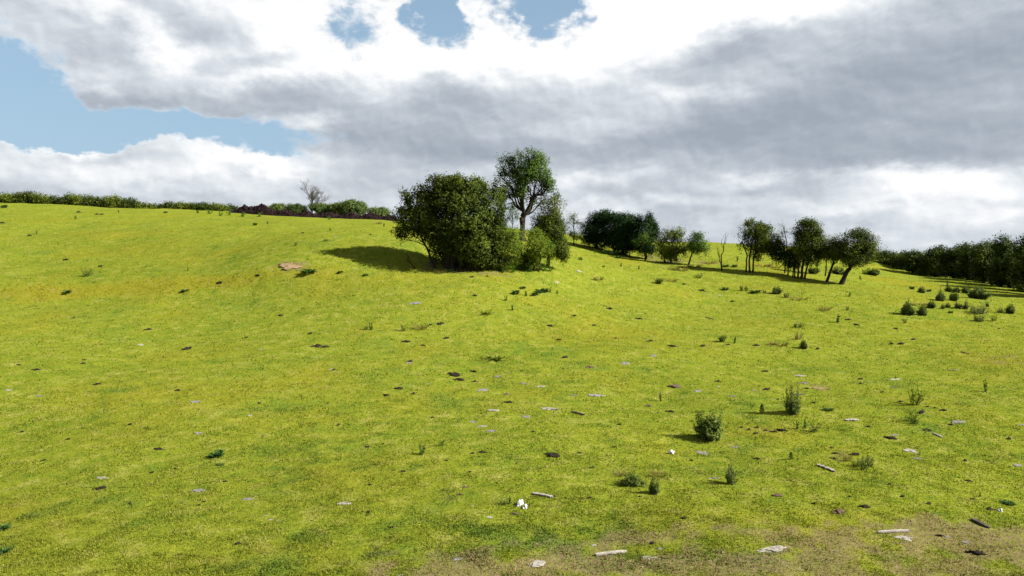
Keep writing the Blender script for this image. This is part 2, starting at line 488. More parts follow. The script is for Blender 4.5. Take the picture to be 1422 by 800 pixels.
BARK = rough_mat("bark", ((0.3, (0.010, 0.008, 0.006)), (0.7, (0.032, 0.027, 0.020))), 5)
BARK_G = rough_mat("grey_bark", ((0.3, (0.028, 0.025, 0.022)), (0.7, (0.065, 0.058, 0.05))), 5)
STEM = rough_mat("green_stem", ((0.3, (0.06, 0.07, 0.02)), (0.7, (0.12, 0.12, 0.045))), 9)

# ------------------------------------------------------------------ mesh helpers
class Acc:
    def __init__(s):
        s.v = []; s.f3 = []; s.f4 = []; s.t3 = []; s.t4 = []; s.n = 0
    def add(s, v, f, tint=0.5):
        v = np.asarray(v, float).reshape(-1, 3); f = np.asarray(f, np.int64)
        t = np.broadcast_to(np.asarray(tint, float), (len(f),))
        if f.shape[1] == 3: s.f3.append(f + s.n); s.t3.append(t)
        else: s.f4.append(f + s.n); s.t4.append(t)
        s.v.append(v); s.n += len(v)
    def build(s, name, mat, parent=None, smooth=False, vattr=None):
        V = np.concatenate(s.v) if s.v else np.zeros((0, 3))
        f3 = np.concatenate(s.f3) if s.f3 else np.zeros((0, 3), np.int64)
        f4 = np.concatenate(s.f4) if s.f4 else np.zeros((0, 4), np.int64)
        t = np.concatenate((s.t3 if s.t3 else []) + (s.t4 if s.t4 else [])) if (s.t3 or s.t4) else np.zeros(0)
        me = bpy.data.meshes.new(name)
        me.vertices.add(len(V)); me.vertices.foreach_set('co', V.astype(np.float32).ravel())
        loops = np.concatenate([f3.ravel(), f4.ravel()]).astype(np.int32)
        tot = np.concatenate([np.full(len(f3), 3), np.full(len(f4), 4)]).astype(np.int32)
        start = np.concatenate([[0], np.cumsum(tot)[:-1]]).astype(np.int32) if len(tot) else np.zeros(0, np.int32)
        me.loops.add(len(loops)); me.loops.foreach_set('vertex_index', loops)
        me.polygons.add(len(tot)); me.polygons.foreach_set('loop_start', start); me.polygons.foreach_set('loop_total', tot)
        me.polygons.foreach_set('use_smooth', np.full(len(tot), smooth))
        a = me.attributes.new('tint', 'FLOAT', 'FACE'); a.data.foreach_set('value', t.astype(np.float32))
        if vattr:
            for k, arr in vattr.items():
                b = me.attributes.new(k, 'FLOAT', 'POINT'); b.data.foreach_set('value', arr.astype(np.float32))
        me.update(calc_edges=True)
        me.materials.append(mat)
        ob = bpy.data.objects.new(name, me); COL.objects.link(ob)
        if parent is not None: ob.parent = parent
        return ob

def tube(acc, pts, rad, k=6, tint=0.5):
    pts = np.asarray(pts, float); rad = np.asarray(rad, float); n = len(pts)
    d = np.gradient(pts, axis=0); d /= np.linalg.norm(d, axis=1)[:, None] + 1e-9
    ref = np.array([0.31, 0.94, 0.12]) if abs(d[0, 2]) > 0.7 else np.array([0.0, 0.1, 1.0])
    a = np.cross(d, ref); a /= np.linalg.norm(a, axis=1)[:, None] + 1e-9
    b = np.cross(d, a)
    th = np.arange(k) * 2 * PI / k
    ring = pts[:, None, :] + rad[:, None, None] * (np.cos(th)[None, :, None] * a[:, None, :] + np.sin(th)[None, :, None] * b[:, None, :])
    V = ring.reshape(-1, 3)
    i = np.arange(n - 1)[:, None] * k; j = np.arange(k)[None, :]; j1 = (j + 1) % k
    Fq = np.stack([i + j, i + j1, i + k + j1, i + k + j], -1).reshape(-1, 4)
    acc.add(V, Fq, tint)

def bend(rng, a, b, n=6, sag=0.12, droop=0.0):
    a = np.asarray(a, float); b = np.asarray(b, float)
    t = np.linspace(0, 1, n)[:, None]
    L_ = np.linalg.norm(b - a)
    off = rng.normal(0, sag * L_, 3); off2 = rng.normal(0, sag * L_ * 0.5, 3)
    p = a + (b - a) * t + off * np.sin(PI * t) + off2 * np.sin(2 * PI * t)
    p[:, 2] += droop * L_ * (np.sin(PI * t[:, 0]))
    return p

def leaf_quads(rng, P, size, up=0.35, aspect=0.55, outward=None, tint=None, facing=1.3):
    """Diamond leaf faces at the points P."""
    n = len(P)
    d = rng.normal(0, 1, (n, 3)); d[:, 2] += up
    r = rng.normal(0, 1, (n, 3))
    if outward is not None:            # leaf blades face outwards, as they turn to the light
        r = outward * facing + rng.normal(0, 0.6, (n, 3)); r[:, 2] += 0.25 * facing
        d -= r * ((d * r).sum(1) / (r * r).sum(1))[:, None]
    d /= np.linalg.norm(d, axis=1)[:, None]
    s = np.cross(d, r); s /= np.linalg.norm(s, axis=1)[:, None]
    sz = (size * rng.uniform(0.6, 1.35, n))[:, None]
    V = np.stack([P - d * sz * 0.5, P + s * sz * aspect * 0.5, P + d * sz * 0.5, P - s * sz * aspect * 0.5], 1)
    Fq = np.arange(n * 4).reshape(n, 4)
    return V.reshape(-1, 3), Fq

def n3(P, scale, seed=0.0):
    q = P * scale
    return np.array([mnoise.noise(Vector((a[0] + seed, a[1] - seed, a[2] + 2 * seed))) for a in q])

# ------------------------------------------------------------------ object helpers
_names = {}
def meta(o, label, cat, group=None):
    o['label'] = label; o['category'] = cat
    if group: o['group'] = group
    return o

def root_empty(name, loc):
    o = bpy.data.objects.new(name, None); COL.objects.link(o); o.location = loc
    o.empty_display_size = 0.3
    return o

def structure(o):
    o['kind'] = 'structure'; return o

# ------------------------------------------------------------------ ground sheet
def build_ground():
    nx, ny = 880, 860
    s = np.linspace(-1, 1, nx); x = 25 * np.sinh(5.35 * s)
    s = np.linspace(-1, 1, ny); y = 38 + 27 * np.sinh(5.2 * s)
    X, Y = np.meshgrid(x, y)
    xs = X.ravel(); ys = Y.ravel()
    Z = H(xs, ys)
    idx = np.arange(nx * ny).reshape(ny, nx)
    Fq = np.stack([idx[:-1, :-1], idx[:-1, 1:], idx[1:, 1:], idx[1:, :-1]], -1).reshape(-1, 4)
    so, dr, lu = masks(xs, ys)
    a = Acc(); a.add(np.stack([xs, ys, Z], -1), Fq, 0.5)
    g = a.build("ground", ground_mat(), smooth=True, vattr={'soil': so, 'dry': dr, 'lush': lu})
    structure(g)
build_ground()

# ------------------------------------------------------------------ short grass of the near field: one object nobody could count
def build_grass():
    rng = np.random.RandomState(3)
    us = np.linspace(-260, 1680, 98); vs = np.linspace(290, 930, 65)
    GX = np.full((len(vs), len(us)), np.nan); GY = GX.copy()
    Yt = _ts
    for j, u in enumerate(us):
        for i, v in enumerate(vs):
            dx, dy, dz = pix_dir(u, v)
            if i == 0: Hc = H(dx / dy * Yt, Yt)          # the column's ground profile changes little with v
            g = CAMZ + dz / dy * Yt - Hc
            k = np.where(g < 0)[0]
            if len(k) and k[0] > 0:
                k = k[0]; a, b = g[k - 1], g[k]; yy = Yt[k - 1] + (Yt[k] - Yt[k - 1]) * a / (a - b)
                GX[i, j] = dx / dy * yy; GY[i, j] = yy
    n = 860000
    fu = rng.uniform(0, len(us) - 1.001, n); fv = (len(vs) - 1.001) * rng.uniform(0, 1, n) ** 0.62
    i = fv.astype(int); j = fu.astype(int); a = fv - i; b = fu - j
    def lerp(G): return (G[i, j] * (1 - b) + G[i, j + 1] * b) * (1 - a) + (G[i + 1, j] * (1 - b) + G[i + 1, j + 1] * b) * a
    x = lerp(GX); y = lerp(GY)
    ok = np.isfinite(x) & (y > 14) & (y < 125)
    x = x[ok]; y = y[ok]
    so, dr, lu = masks(x, y)
    tuss = fbm(x / 0.8 + 5, y / 0.8, 3, 0.6)
    keep = rng.uniform(0, 1, len(x)) < (1 - 0.45 * so) * (0.35 + 1.3 * np.clip(tuss - 0.2, 0, 1))
    x = x[keep]; y = y[keep]; so = so[keep]; dr = dr[keep]; lu = lu[keep]; tuss = tuss[keep]
    n = len(x)
    z = H(x, y)
    ln = (0.035 + 0.0009 * y) * rng.uniform(0.5, 1.5, n) * (0.6 + 1.2 * np.clip(tuss - 0.25, 0, 0.8)) * (1 + 0.5 * lu)
    wd = (0.007 + 0.00045 * y) * rng.uniform(0.6, 1.4, n)
    th = rng.uniform(0, 2 * PI, n); lean = rng.uniform(0.2, 1.6, n)
    dirx = np.cos(th) * lean; diry = np.sin(th) * lean
    nl = np.sqrt(1 + lean ** 2)
    tip = np.stack([x + dirx / nl * ln, y + diry / nl * ln, z + ln / nl], -1)
    px = -np.sin(th) * wd; py = np.cos(th) * wd
    b0 = np.stack([x - px, y - py, z - 0.01], -1); b1 = np.stack([x + px, y + py, z - 0.01], -1)
    V = np.stack([b0, b1, tip], 1).reshape(-1, 3)
    Fq = np.arange(n * 3).reshape(n, 3)
    tint = np.clip(rng.normal(0.5, 0.27, n), 0, 1)
    A = Acc(); A.add(V, Fq, tint)
    q = np.where((lu > 0.45) & (y < 40) & (rng.uniform(0, 1, n) < 0.35))[0]
    LP = np.stack([x[q], y[q], z[q] + rng.uniform(0.01, 0.06, len(q))], -1)
    LV, LF = leaf_quads(rng, LP, 0.05, up=0.0, aspect=0.8, outward=np.tile([0.0, 0.0, 1.0], (len(q), 1)), facing=0.8)
    A.add(LV, LF, np.clip(rng.normal(0.5, 0.25, len(q)), 0, 1))
    rep = lambda w: np.concatenate([np.repeat(w, 3), np.repeat(w[q], 4)])
    g = A.build("grass", blade_mat(), vattr={'soil': rep(so), 'dry': rep(dr), 'lush': rep(lu)})
    g['kind'] = 'stuff'; g['label'] = 'short cropped yellow green pasture grass'
build_grass()

# ------------------------------------------------------------------ trees
MATS = {
    'willow': leaf_mat("willow_leaves", (0.009, 0.015, 0.003), (0.031, 0.045, 0.006), (0.100, 0.120, 0.012), 0.10),
    'bright': leaf_mat("young_leaves", (0.030, 0.052, 0.006), (0.065, 0.095, 0.009), (0.125, 0.150, 0.014), 0.35),
    'ash': leaf_mat("ash_leaves", (0.020, 0.038, 0.008), (0.048, 0.082, 0.014), (0.088, 0.132, 0.022), 0.28),
    'pine': leaf_mat("conifer_needles", (0.004, 0.010, 0.003), (0.008, 0.020, 0.005), (0.022, 0.048, 0.008), 0.06),
    'thorn': leaf_mat("hawthorn_leaves", (0.013, 0.021, 0.004), (0.038, 0.053, 0.007), (0.105, 0.125, 0.014), 0.16),
    'wood': leaf_mat("woodland_leaves", (0.010, 0.018, 0.004), (0.026, 0.041, 0.006), (0.085, 0.108, 0.011), 0.10),
    'broom': leaf_mat("shrub_leaves", (0.024, 0.039, 0.009), (0.054, 0.078, 0.014), (0.115, 0.142, 0.026), 0.25),
    'nettle': leaf_mat("nettle_leaves", (0.026, 0.056, 0.007), (0.046, 0.095, 0.010), (0.085, 0.140, 0.014), 0.3),
    'gorse': leaf_mat("gorse_leaves", (0.030, 0.048, 0.016), (0.060, 0.085, 0.022), (0.105, 0.135, 0.032), 0.25),
    'dry': leaf_mat("dry_stalks", (0.055, 0.040, 0.013), (0.110, 0.088, 0.026), (0.170, 0.140, 0.048), 0.3),
    'dark': leaf_mat("dark_weed_leaves", (0.012, 0.028, 0.008), (0.024, 0.055, 0.013), (0.046, 0.090, 0.018), 0.2),
}

def px2m(u, v, Y, base):
    """Photo pixel at distance Y, relative to a thing's base."""
    dx, dy, dz = pix_dir(u, v); t = Y / dy
    return np.array([dx * t - base.x, 0.0, CAMZ + dz * t - base.z])

def make_tree(name, label, cat, Y, base_u, blobs, trunks, mat, leaf=0.16, dens=1.0, group=None, bark=BARK, twig=0.38, seed=0, gap=0.15,
              trunk_r=0.2, lean=None, depth=1.0, limbs=True, up=0.3, lowfill=False, clump=0.9):
    """blobs: (u, v, ru, rv[, dy, w]) masses of the crown; trunks: (foot u offset px, [via (u, v)], (top u, v), radius)."""
    rng = np.random.RandomState(seed * 13 + 5)
    dx, dy, dz = pix_dir(base_u, 350)
    bx = dx / dy * Y
    base = Vector((bx, Y, h1(bx, Y)))
    root = root_empty(name, base); meta(root, label, cat, group)
    m = Y / F
    crown = Acc(); C = []; allT = []
    for bi, bl in enumerate(blobs):
        u, v, ru, rv = bl[:4]; off = bl[4] if len(bl) > 4 else 0.0; wgt = bl[5] if len(bl) > 5 else 1.0
        c = px2m(u, v, Y, base); c[1] = off
        rx, rz = ru * m, rv * m; ry = max(0.85 * rx, 0.6 * rz) * depth
        vol = rx * ry * rz
        nt_ = int(max(10, dens * wgt * 30 * (rx * ry + rx * rz + ry * rz) / 3 * 4.2 / (twig * 2.2)))
        D = rng.normal(0, 1, (nt_, 3)); D /= np.linalg.norm(D, axis=1)[:, None]
        rr = rng.uniform(0.25, 1, nt_) ** 0.55
        P0 = D * rr[:, None]
        wob = 1 + 0.30 * n3(D, 1.7, bi * 3.1 + seed) + 0.22 * n3(D, 4.2, bi * 7.7 + seed)
        P = c + P0 * wob[:, None] * np.array([rx, ry, rz])
        nn = n3(P, 1.0 / clump * 0.6, seed + 4.4)
        ok = nn > -0.24 + gap * (rng.uniform(0, 1, nt_)) + gap * 0.6 - 0.12
        P = P[ok]; Dk = D[ok]; nn = nn[ok]
        zg = H(P[:, 0] + base.x, P[:, 1] + base.y) - base.z
        ok = P[:, 2] > zg + 0.15
        P = P[ok]; Dk = Dk[ok]; nn = nn[ok]
        C.append((c, rx, ry, rz)); allT.append(P)
        k = 9
        n_ = len(P)
        if n_ == 0: continue
        tdir = Dk + rng.normal(0, 0.5, Dk.shape); tdir[:, 2] += up; tdir /= np.linalg.norm(tdir, axis=1)[:, None]
        s = rng.uniform(-0.7, 1.0, (n_, k, 1))
        LP = P[:, None, :] + tdir[:, None, :] * s * twig + rng.normal(0, twig * 0.28, (n_, k, 3))
        LP = LP.reshape(-1, 3)
        ct = np.clip(0.42 + 0.5 * n3(P, 0.55, seed + 9.0) + 0.42 * rng.normal(0, 0.3, n_), 0, 1)
        tint = np.clip(np.repeat(ct, k) * 0.7 + 0.3 * rng.uniform(0, 1, n_ * k), 0, 1)
        Vq, Fq = leaf_quads(rng, LP, leaf, up=0.2, aspect=0.6, outward=np.repeat(Dk, k, 0))
        crown.add(Vq, Fq, tint)
    # trunks with limbs, each its own part
    accs = []
    for ti, (fu, via, top, r) in enumerate(trunks):
        A = Acc()
        foot = np.array([fu * m, rng.uniform(-0.15, 0.15), 0.0]); foot[2] = h1(base.x + foot[0], base.y + foot[1]) - base.z - 0.12
        pts = [foot]
        for q in via: pts.append(px2m(q[0], q[1], Y, base) + np.array([0, rng.uniform(-0.2, 0.2), 0]))
        tp = px2m(top[0], top[1], Y, base); pts.append(tp)
        pts = np.array(pts)
        # resample with a little wobble
        t = np.linspace(0, len(pts) - 1, 9); ii = np.minimum(t.astype(int), len(pts) - 2); ff = (t - ii)[:, None]
        path = pts[ii] * (1 - ff) + pts[ii + 1] * ff
        path[1:-1] += rng.normal(0, r * 0.28, path[1:-1].shape)
        rad = r * np.linspace(1.0, 0.55, 9); rad[0] *= 1.35
        tube(A, path, rad, 8)
        accs.append((A, path[-1], path, r))
    if limbs and accs:
        for bi, (c, rx, ry, rz) in enumerate(C):
            A, tp, path, r = min(accs, key=lambda q: np.linalg.norm(q[1] - c))
            st = path[rng.randint(5, 9)]
            pl = bend(rng, st, c, 7, 0.10)
            tube(A, pl, np.linspace(r * 0.42, r * 0.12, 7), 6)
            T = allT[bi]
            if len(T):
                for q in T[rng.choice(len(T), min(len(T), 26), replace=False)]:
                    s = pl[rng.randint(3, 7)]
                    pb = bend(rng, s, q, 6, 0.12)
                    tube(A, pb, np.linspace(r * 0.11, 0.010, 6), 4)
    for (A, *_r) in accs: A.build("trunk", bark, root, smooth=True)
    crown.build("crown", MATS[mat], root)
    return root

TALL = 'tall_tree'
# --- the middle clump
make_tree("willow_tree", "largest dark spreading tree at the left of the middle clump", "tree", 78, 628,
    [(634, 274, 42, 28), (640, 254, 34, 11), (592, 284, 18, 20, 0, .7), (553, 300, 9, 14, 0, .5), (588, 268, 16, 14, 0, .6), (604, 306, 36, 28), (645, 305, 46, 38, -1), (672, 285, 28, 30), (642, 260, 34, 17), (606, 258, 20, 15), (566, 290, 17, 13, 0, .8), (562, 274, 14, 10, 0, .7), (690, 300, 14, 20, -.5),
     (578, 312, 24, 16), (560, 322, 14, 10, 0, .7), (612, 330, 24, 24), (650, 335, 40, 28), (682, 318, 22, 32), (664, 348, 26, 22), (618, 352, 22, 18, 1), (690, 268, 12, 18, 1, .8), (642, 360, 26, 10, 1.5, .6), (676, 362, 20, 12, 1)],
    [(-6, [(622, 350)], (615, 310), 0.28), (0, [(629, 345)], (640, 305), 0.32), (10, [(640, 350)], (655, 320), 0.22), (-24, [(596, 352)], (585, 330), 0.16), (22, [(655, 356)], (668, 335), 0.15)],
    'willow', leaf=0.20, dens=1.3, seed=1, depth=0.9, gap=0.08)
make_tree("shrub_tree", "bright green leafy bush touching the right edge of the largest dark tree", "tree", 79.3, 694,
    [(690, 348, 20, 24), (702, 335, 22, 22, -.5), (712, 328, 14, 14), (680, 340, 14, 18), (700, 362, 16, 13), (690, 366, 16, 9), (712, 350, 16, 16)],
    [(0, [(694, 362)], (696, 345), 0.12), (-6, [(684, 360)], (682, 345), 0.09)], 'bright', leaf=0.15, dens=1.1, seed=2, gap=0.2)
make_tree("shrub_tree", "rounded yellow green bush in the middle of the clump, below the tall tree", "tree", 81, 742,
    [(742, 340, 21, 20), (750, 350, 18, 15, -.6), (730, 346, 14, 14), (740, 326, 12, 9), (757, 341, 11, 11), (742, 360, 20, 12), (728, 358, 12, 12)],
    [(0, [(742, 362)], (742, 348), 0.12), (6, [(750, 362)], (752, 350), 0.08)], 'bright', leaf=0.15, dens=1.2, seed=3, gap=0.12)
make_tree("ash_tree", "tallest tree, open round crown on a forked trunk rising behind the middle clump", "tree", 102, 725,
    [(728, 240, 30, 24), (707, 232, 19, 18), (748, 240, 22, 26), (735, 222, 26, 15), (752, 262, 18, 18), (700, 250, 13, 18), (696, 272, 11, 28, 0, 1), (733, 262, 22, 18, 0, .8), (762, 252, 10, 16, 0, .8), (757, 276, 16, 12, 0, .8),(712, 222, 12, 8, 0, .7), (716, 268, 14, 14, .5, .7), (740, 274, 16, 12, .5, .7)],
    [(0, [(725, 305), (727, 300)], (722, 272), 0.40), (1, [(726, 305), (730, 297)], (742, 270), 0.36)],
    'ash', leaf=0.21, dens=0.85, seed=4, twig=0.5, gap=0.30, trunk_r=.4, clump=1.6)
make_tree("hawthorn_tree", "upright olive tree with a leaning trunk at the right end of the middle clump", "tree", 83, 759,
    [(766, 300, 17, 20), (772, 322, 17, 20), (760, 318, 18, 18), (776, 340, 14, 17), (764, 345, 14, 14), (768, 285, 13, 12), (748, 310, 11, 14, 0, .7), (782, 352, 9, 11), (775, 274, 10, 9, .5, .3), (781, 352, 8, 8)],
    [(0, [(762, 355)], (767, 325), 0.2), (2, [(766, 352)], (772, 340), 0.13)], 'thorn', leaf=0.15, dens=2.1, seed=5, gap=0.02)
make_tree("birch_tree", "wispy thin topped tree just behind the right end of the middle clump", "tree", 92, 777,
    [(778, 272, 10, 10, 0, .35), (770, 282, 9, 8, 0, .35), (782, 285, 7, 9, 0, .3)],
    [(0, [(778, 310)], (777, 280), 0.06)], 'ash', leaf=0.13, dens=0.5, seed=6, gap=0.4)
make_tree("small_tree", "small slim tree seen under the left fork of the tall tree", "tree", 106, 712,
    [(712, 296, 8, 9), (708, 303, 6, 7), (717, 302, 6, 8), (713, 286, 6, 5)], [(0, [(712, 318)], (712, 298), 0.08)], 'ash', leaf=0.15, dens=0.9, seed=7, gap=0.2)
make_tree("small_tree", "sparse pale green tree in the gap between the middle clump and the dark conifers", "tree", 112, 797,
    [(797, 304, 10, 8, 0, .6), (803, 308, 6, 7, 0, .6), (790, 308, 7, 6, 0, .5), (795, 298, 8, 5, 0, .4)], [(0, [(797, 325)], (797, 306), 0.09)], 'bright', leaf=0.14, dens=0.6, seed=8, gap=0.35)
make_tree("small_bush", "low green bush at the foot of the sparse pale green tree", "bush", 110, 800,
    [(800, 327, 8, 6), (794, 325, 6, 6), (806, 330, 5, 5)], [(0, [], (800, 329), 0.05)], 'willow', leaf=0.14, dens=1.0, seed=9)
# --- dark conifers
make_tree("conifer_tree", "leftmost of the three dark conifers, domed top, on the crest of the slope", "tree", 112, 828,
    [(828, 318, 22, 22), (838, 304, 14, 12), (818, 326, 14, 16), (826, 308, 12, 11), (836, 332, 18, 14), (842, 298, 7, 6)],
    [(0, [(828, 338)], (829, 315), 0.25)], 'pine', leaf=0.17, dens=1.5, seed=10, gap=0.0, up=0.5)
make_tree("conifer_tree", "middle and broadest of the three dark conifers", "tree", 110, 865,
    [(862, 316, 20, 20), (872, 325, 20, 24), (855, 330, 18, 18), (850, 302, 10, 8), (868, 304, 14, 9), (878, 312, 10, 14), (865, 342, 22, 12)],
    [(0, [(865, 350)], (866, 318), 0.28)], 'pine', leaf=0.17, dens=1.5, seed=11, gap=0.0, up=0.5)
make_tree("conifer_tree", "rightmost of the three dark conifers, with a pointed tip", "tree", 108, 897,
    [(895, 322, 15, 20), (903, 310, 8, 10), (902, 302, 5, 8), (888, 308, 8, 10), (908, 326, 9, 16), (890, 338, 20, 15), (902, 342, 14, 14), (884, 334, 12, 14), (910, 318, 5, 10)],
    [(0, [(897, 352)], (897, 322), 0.24)], 'pine', leaf=0.17, dens=1.5, seed=12, gap=0.03, up=0.5)
make_tree("shrub_tree", "mid green leafy bush in front of the pointed conifer", "bush", 105, 896,
    [(895, 332, 12, 7), (902, 336, 10, 8), (888, 336, 9, 6)], [(0, [(896, 350)], (896, 336), 0.10)], 'ash', leaf=0.16, dens=0.9, seed=13, gap=0.1)
make_tree("hawthorn_tree", "round olive bush tree immediately right of the dark conifers", "tree", 104, 932,
    [(930, 338, 19, 21), (940, 344, 16, 18), (922, 345, 12, 14), (938, 325, 13, 10), (932, 355, 17, 10), (947, 350, 8, 10)],
    [(0, [(932, 360)], (932, 345), 0.14), (-8, [(923, 360)], (924, 348), 0.1)], 'thorn', leaf=0.15, dens=1.2, seed=14, gap=0.12)
make_tree("twiggy_tree", "thin twiggy crown showing over the top of the round olive bush tree", "tree", 110, 940,
    [(938, 320, 9, 5, 0, .25), (944, 316, 5, 4, 0, .2)], [(0, [(940, 345)], (940, 322), 0.07)], 'thorn', leaf=0.1, dens=0.5, seed=15, gap=0.4)
make_tree("hawthorn_tree", "small round tree on a bent leaning trunk, left of the short dead tree", "tree", 102, 956,
    [(968, 337, 16, 14), (974, 346, 13, 11), (962, 342, 10, 10), (968, 328, 9, 6), (979, 340, 7, 8)],
    [(0, [(960, 355)], (966, 345), 0.13)], 'ash', leaf=0.15, dens=1.15, seed=16, gap=0.15)
# --- row of trees right of centre
make_tree("hawthorn_tree", "open crowned tree on three slim trunks, first leafy tree right of the short dead tree", "tree", 98, 1040,
    [(1050, 320, 17, 14), (1062, 330, 19, 16), (1046, 335, 14, 14), (1074, 336, 14, 13), (1064, 345, 14, 10), (1032, 325, 8, 12, 0, .4), (1028, 338, 6, 12, 0, .25), (1042, 310, 10, 6, 0, .8), (1060, 316, 14, 7, 0, .8), (1052, 352, 13, 11, 0, .8), (1082, 342, 9, 9, 0, .8), (1070, 352, 10, 9, 0, .7)],
    [(-3, [(1037, 355)], (1030, 335), 0.11), (1, [(1041, 352)], (1048, 325), 0.13), (6, [(1047, 356)], (1060, 335), 0.12)],
    'thorn', leaf=0.16, dens=1.5, seed=17, gap=0.12)
make_tree("birch_tree", "sparse spindly tree poking up between two fuller crowns in the right row", "tree", 99, 1090,
    [(1090, 314, 8, 6, 0, .3), (1094, 322, 6, 8, 0, .3), (1086, 322, 5, 6, 0, .3)], [(0, [(1092, 350), (1093, 335)], (1088, 315), 0.09)], 'thorn', leaf=0.12, dens=0.6, seed=18, gap=0.35)
make_tree("holly_bush", "low very dark bush under the gap in the right row of trees", "bush", 97, 1095,
    [(1090, 352, 15, 12), (1104, 354, 14, 13), (1080, 356, 10, 10), (1098, 366, 14, 9), (1106, 368, 9, 7)], [(0, [(1095, 370)], (1096, 356), 0.1), (6, [], (1104, 358), 0.09)], 'pine', leaf=0.15, dens=1.3, seed=19, gap=0.02)
make_tree("hawthorn_tree", "tallest tree of the right row, rounded top over a bundle of trunks", "tree", 96, 1113,
    [(1122, 320, 20, 16), (1127, 338, 21, 18), (1112, 330, 11, 12), (1130, 345, 14, 12), (1118, 355, 13, 12), (1126, 362, 13, 9), (1134, 355, 10, 10), (1108, 345, 11, 12), (1140, 338, 10, 9, 0, .8), (1122, 310, 13, 6), (1133, 325, 9, 9)],
    [(-4, [(1108, 365)], (1108, 345), 0.13), (0, [(1115, 365)], (1120, 335), 0.17), (5, [(1121, 368)], (1130, 345), 0.14), (-9, [(1104, 368)], (1102, 352), .1)],
    'thorn', leaf=0.16, dens=1.5, seed=20, gap=0.06)
make_tree("small_tree", "middling tree filling the space left of the low wide tree in the right row", "tree", 101, 1147,
    [(1146, 340, 13, 13), (1152, 350, 14, 14), (1142, 354, 12, 11)], [(0, [(1147, 370)], (1148, 348), 0.1)], 'thorn', leaf=0.15, dens=1.1, seed=21)
make_tree("hawthorn_tree", "leaning dark tree on the left slanting trunk of the low wide pair", "tree", 95, 1149,
    [(1160, 345, 13, 13), (1166, 335, 14, 9), (1156, 355, 12, 11), (1172, 352, 14, 15), (1148, 352, 10, 9)],
    [(0, [(1153, 375)], (1160, 358), 0.19)], 'thorn', leaf=0.15, dens=1.3, seed=22, gap=0.08)
make_tree("hawthorn_tree", "widest tree at the right end of the row, low domed crown, thick curved trunk", "tree", 93.5, 1168,
    [(1190, 337, 25, 19), (1202, 350, 22, 18), (1180, 350, 20, 17), (1188, 362, 20, 10), (1205, 336, 15, 12), (1193, 325, 14, 8), (1212, 350, 12, 10), (1217, 338, 8, 6, 0, .4)],
    [(0, [(1177, 375), (1182, 368)], (1190, 355), 0.26), (3, [(1181, 374)], (1176, 355), 0.15)], 'thorn', leaf=0.15, dens=1.3, seed=23, gap=0.08)

# --- the wood along the right edge
WOOD = [  # base u, Y, crown top v, base v, half width px, label
    (1236, 150, 348, 377, 17, "lowest small dark tree where the right hand wood begins"),
    (1258, 146, 349, 380, 16, "second tree of the right hand wood, short with a pale crest"),
    (1278, 141, 347, 383, 17, "third tree of the right hand wood, level topped"),
    (1300, 137, 341, 386, 20, "fourth tree of the right hand wood, stepping up above its left neighbours"),
    (1325, 132, 339, 389, 20, "fifth tree of the right hand wood, with light green upper leaves"),
    (1350, 127, 336, 393, 22, "sixth tree of the right hand wood, a broad dark dome"),
    (1376, 121, 333, 397, 24, "seventh tree of the right hand wood, tall and dense"),
    (1402, 115, 329, 402, 25, "eighth tree of the right hand wood, brightest topped, near the right edge"),
    (1432, 109, 329, 407, 26, "last tree of the right hand wood, cut by the right edge of the photo"),
    (1465, 102, 326, 412, 28, "tree of the wood just beyond the right edge of the photo"),
    (1505, 96, 322, 418, 32, "outermost tree of the wood beyond the right edge of the photo"),
]
for i, (bu, Y, tv, bv, hw, lab) in enumerate(WOOD):
    rg = random.Random(100 + i)
    hgt = bv - tv
    bl = []
    for k in range(11):
        fy = (0.13, 0.22, 0.25, 0.4, 0.45, 0.5, 0.62, 0.66, 0.76, 0.84, 0.9)[k]
        uu = bu + rg.uniform(-0.75, 0.75) * hw * (0.7 if fy < 0.2 else 1.0)
        bl.append((uu, tv + fy * hgt + 1.5, hw * rg.uniform(0.45, 0.65), hgt * rg.uniform(0.13, 0.19), rg.uniform(-1.2, 1.6), 1.0))
    bl.append((bu, tv + 0.55 * hgt, hw * 0.9, hgt * 0.42, 0.8, 1.0))
    make_tree("woodland_tree", lab, "tree", Y, bu, bl, [(0, [(bu, bv - 0.3 * hgt)], (bu + rg.uniform(-3, 3), tv + 0.5 * hgt), 0.2)], 'wood',
              leaf=0.24, dens=0.85, seed=40 + i, gap=0.02, twig=0.5, group="trees of the wood along the right side")

# ------------------------------------------------------------------ bare trees
def bare_tree(name, label, Y, bu, height, spread, r0, seed, levels=5, start=0.2, bark=BARK_G, nb=(2, 4), lean=0.0, stems=1):
    rng = np.random.RandomState(seed)
    dx, dy, dz = pix_dir(bu, 350); bx = dx / dy * Y
    base = Vector((bx, Y, h1(bx, Y)))
    root = root_empty(name, base); meta(root, label, "tree")
    tr = Acc(); br = Acc()
    def grow(p, d, L_, r, lv, acc):
        n = 5
        q = p + d * L_
        path = bend(rng, p, q, n, 0.07)
        tube(acc, path, np.linspace(r, r * 0.6, n), 6 if lv > 3 else 4)
        if lv <= 0 or r < 0.008: return
        for i in range(rng.randint(nb[0], nb[1] + 1)):
            s = path[rng.randint(2, n)] if i else path[-1]
            nd = d + rng.normal(0, spread, 3) * np.array([1, 1, 0.6]); nd[2] += 0.18
            nd /= np.linalg.norm(nd)
            grow(s, nd, L_ * rng.uniform(0.55, 0.85), max(r * rng.uniform(0.45, 0.65), 0.012), lv - 1, br)
    for k in range(stems):
        d = np.array([lean + rng.uniform(-.25, .25) * (stems > 1), 0.0, 1.0]); d /= np.linalg.norm(d)
        grow(np.array([k * 0.35, 0, -0.1]), d, height * (0.42 if stems == 1 else 0.33), r0, levels, tr)
    tr.build("trunk", bark, root, smooth=True)
    br.build("branches", bark, root, smooth=True)
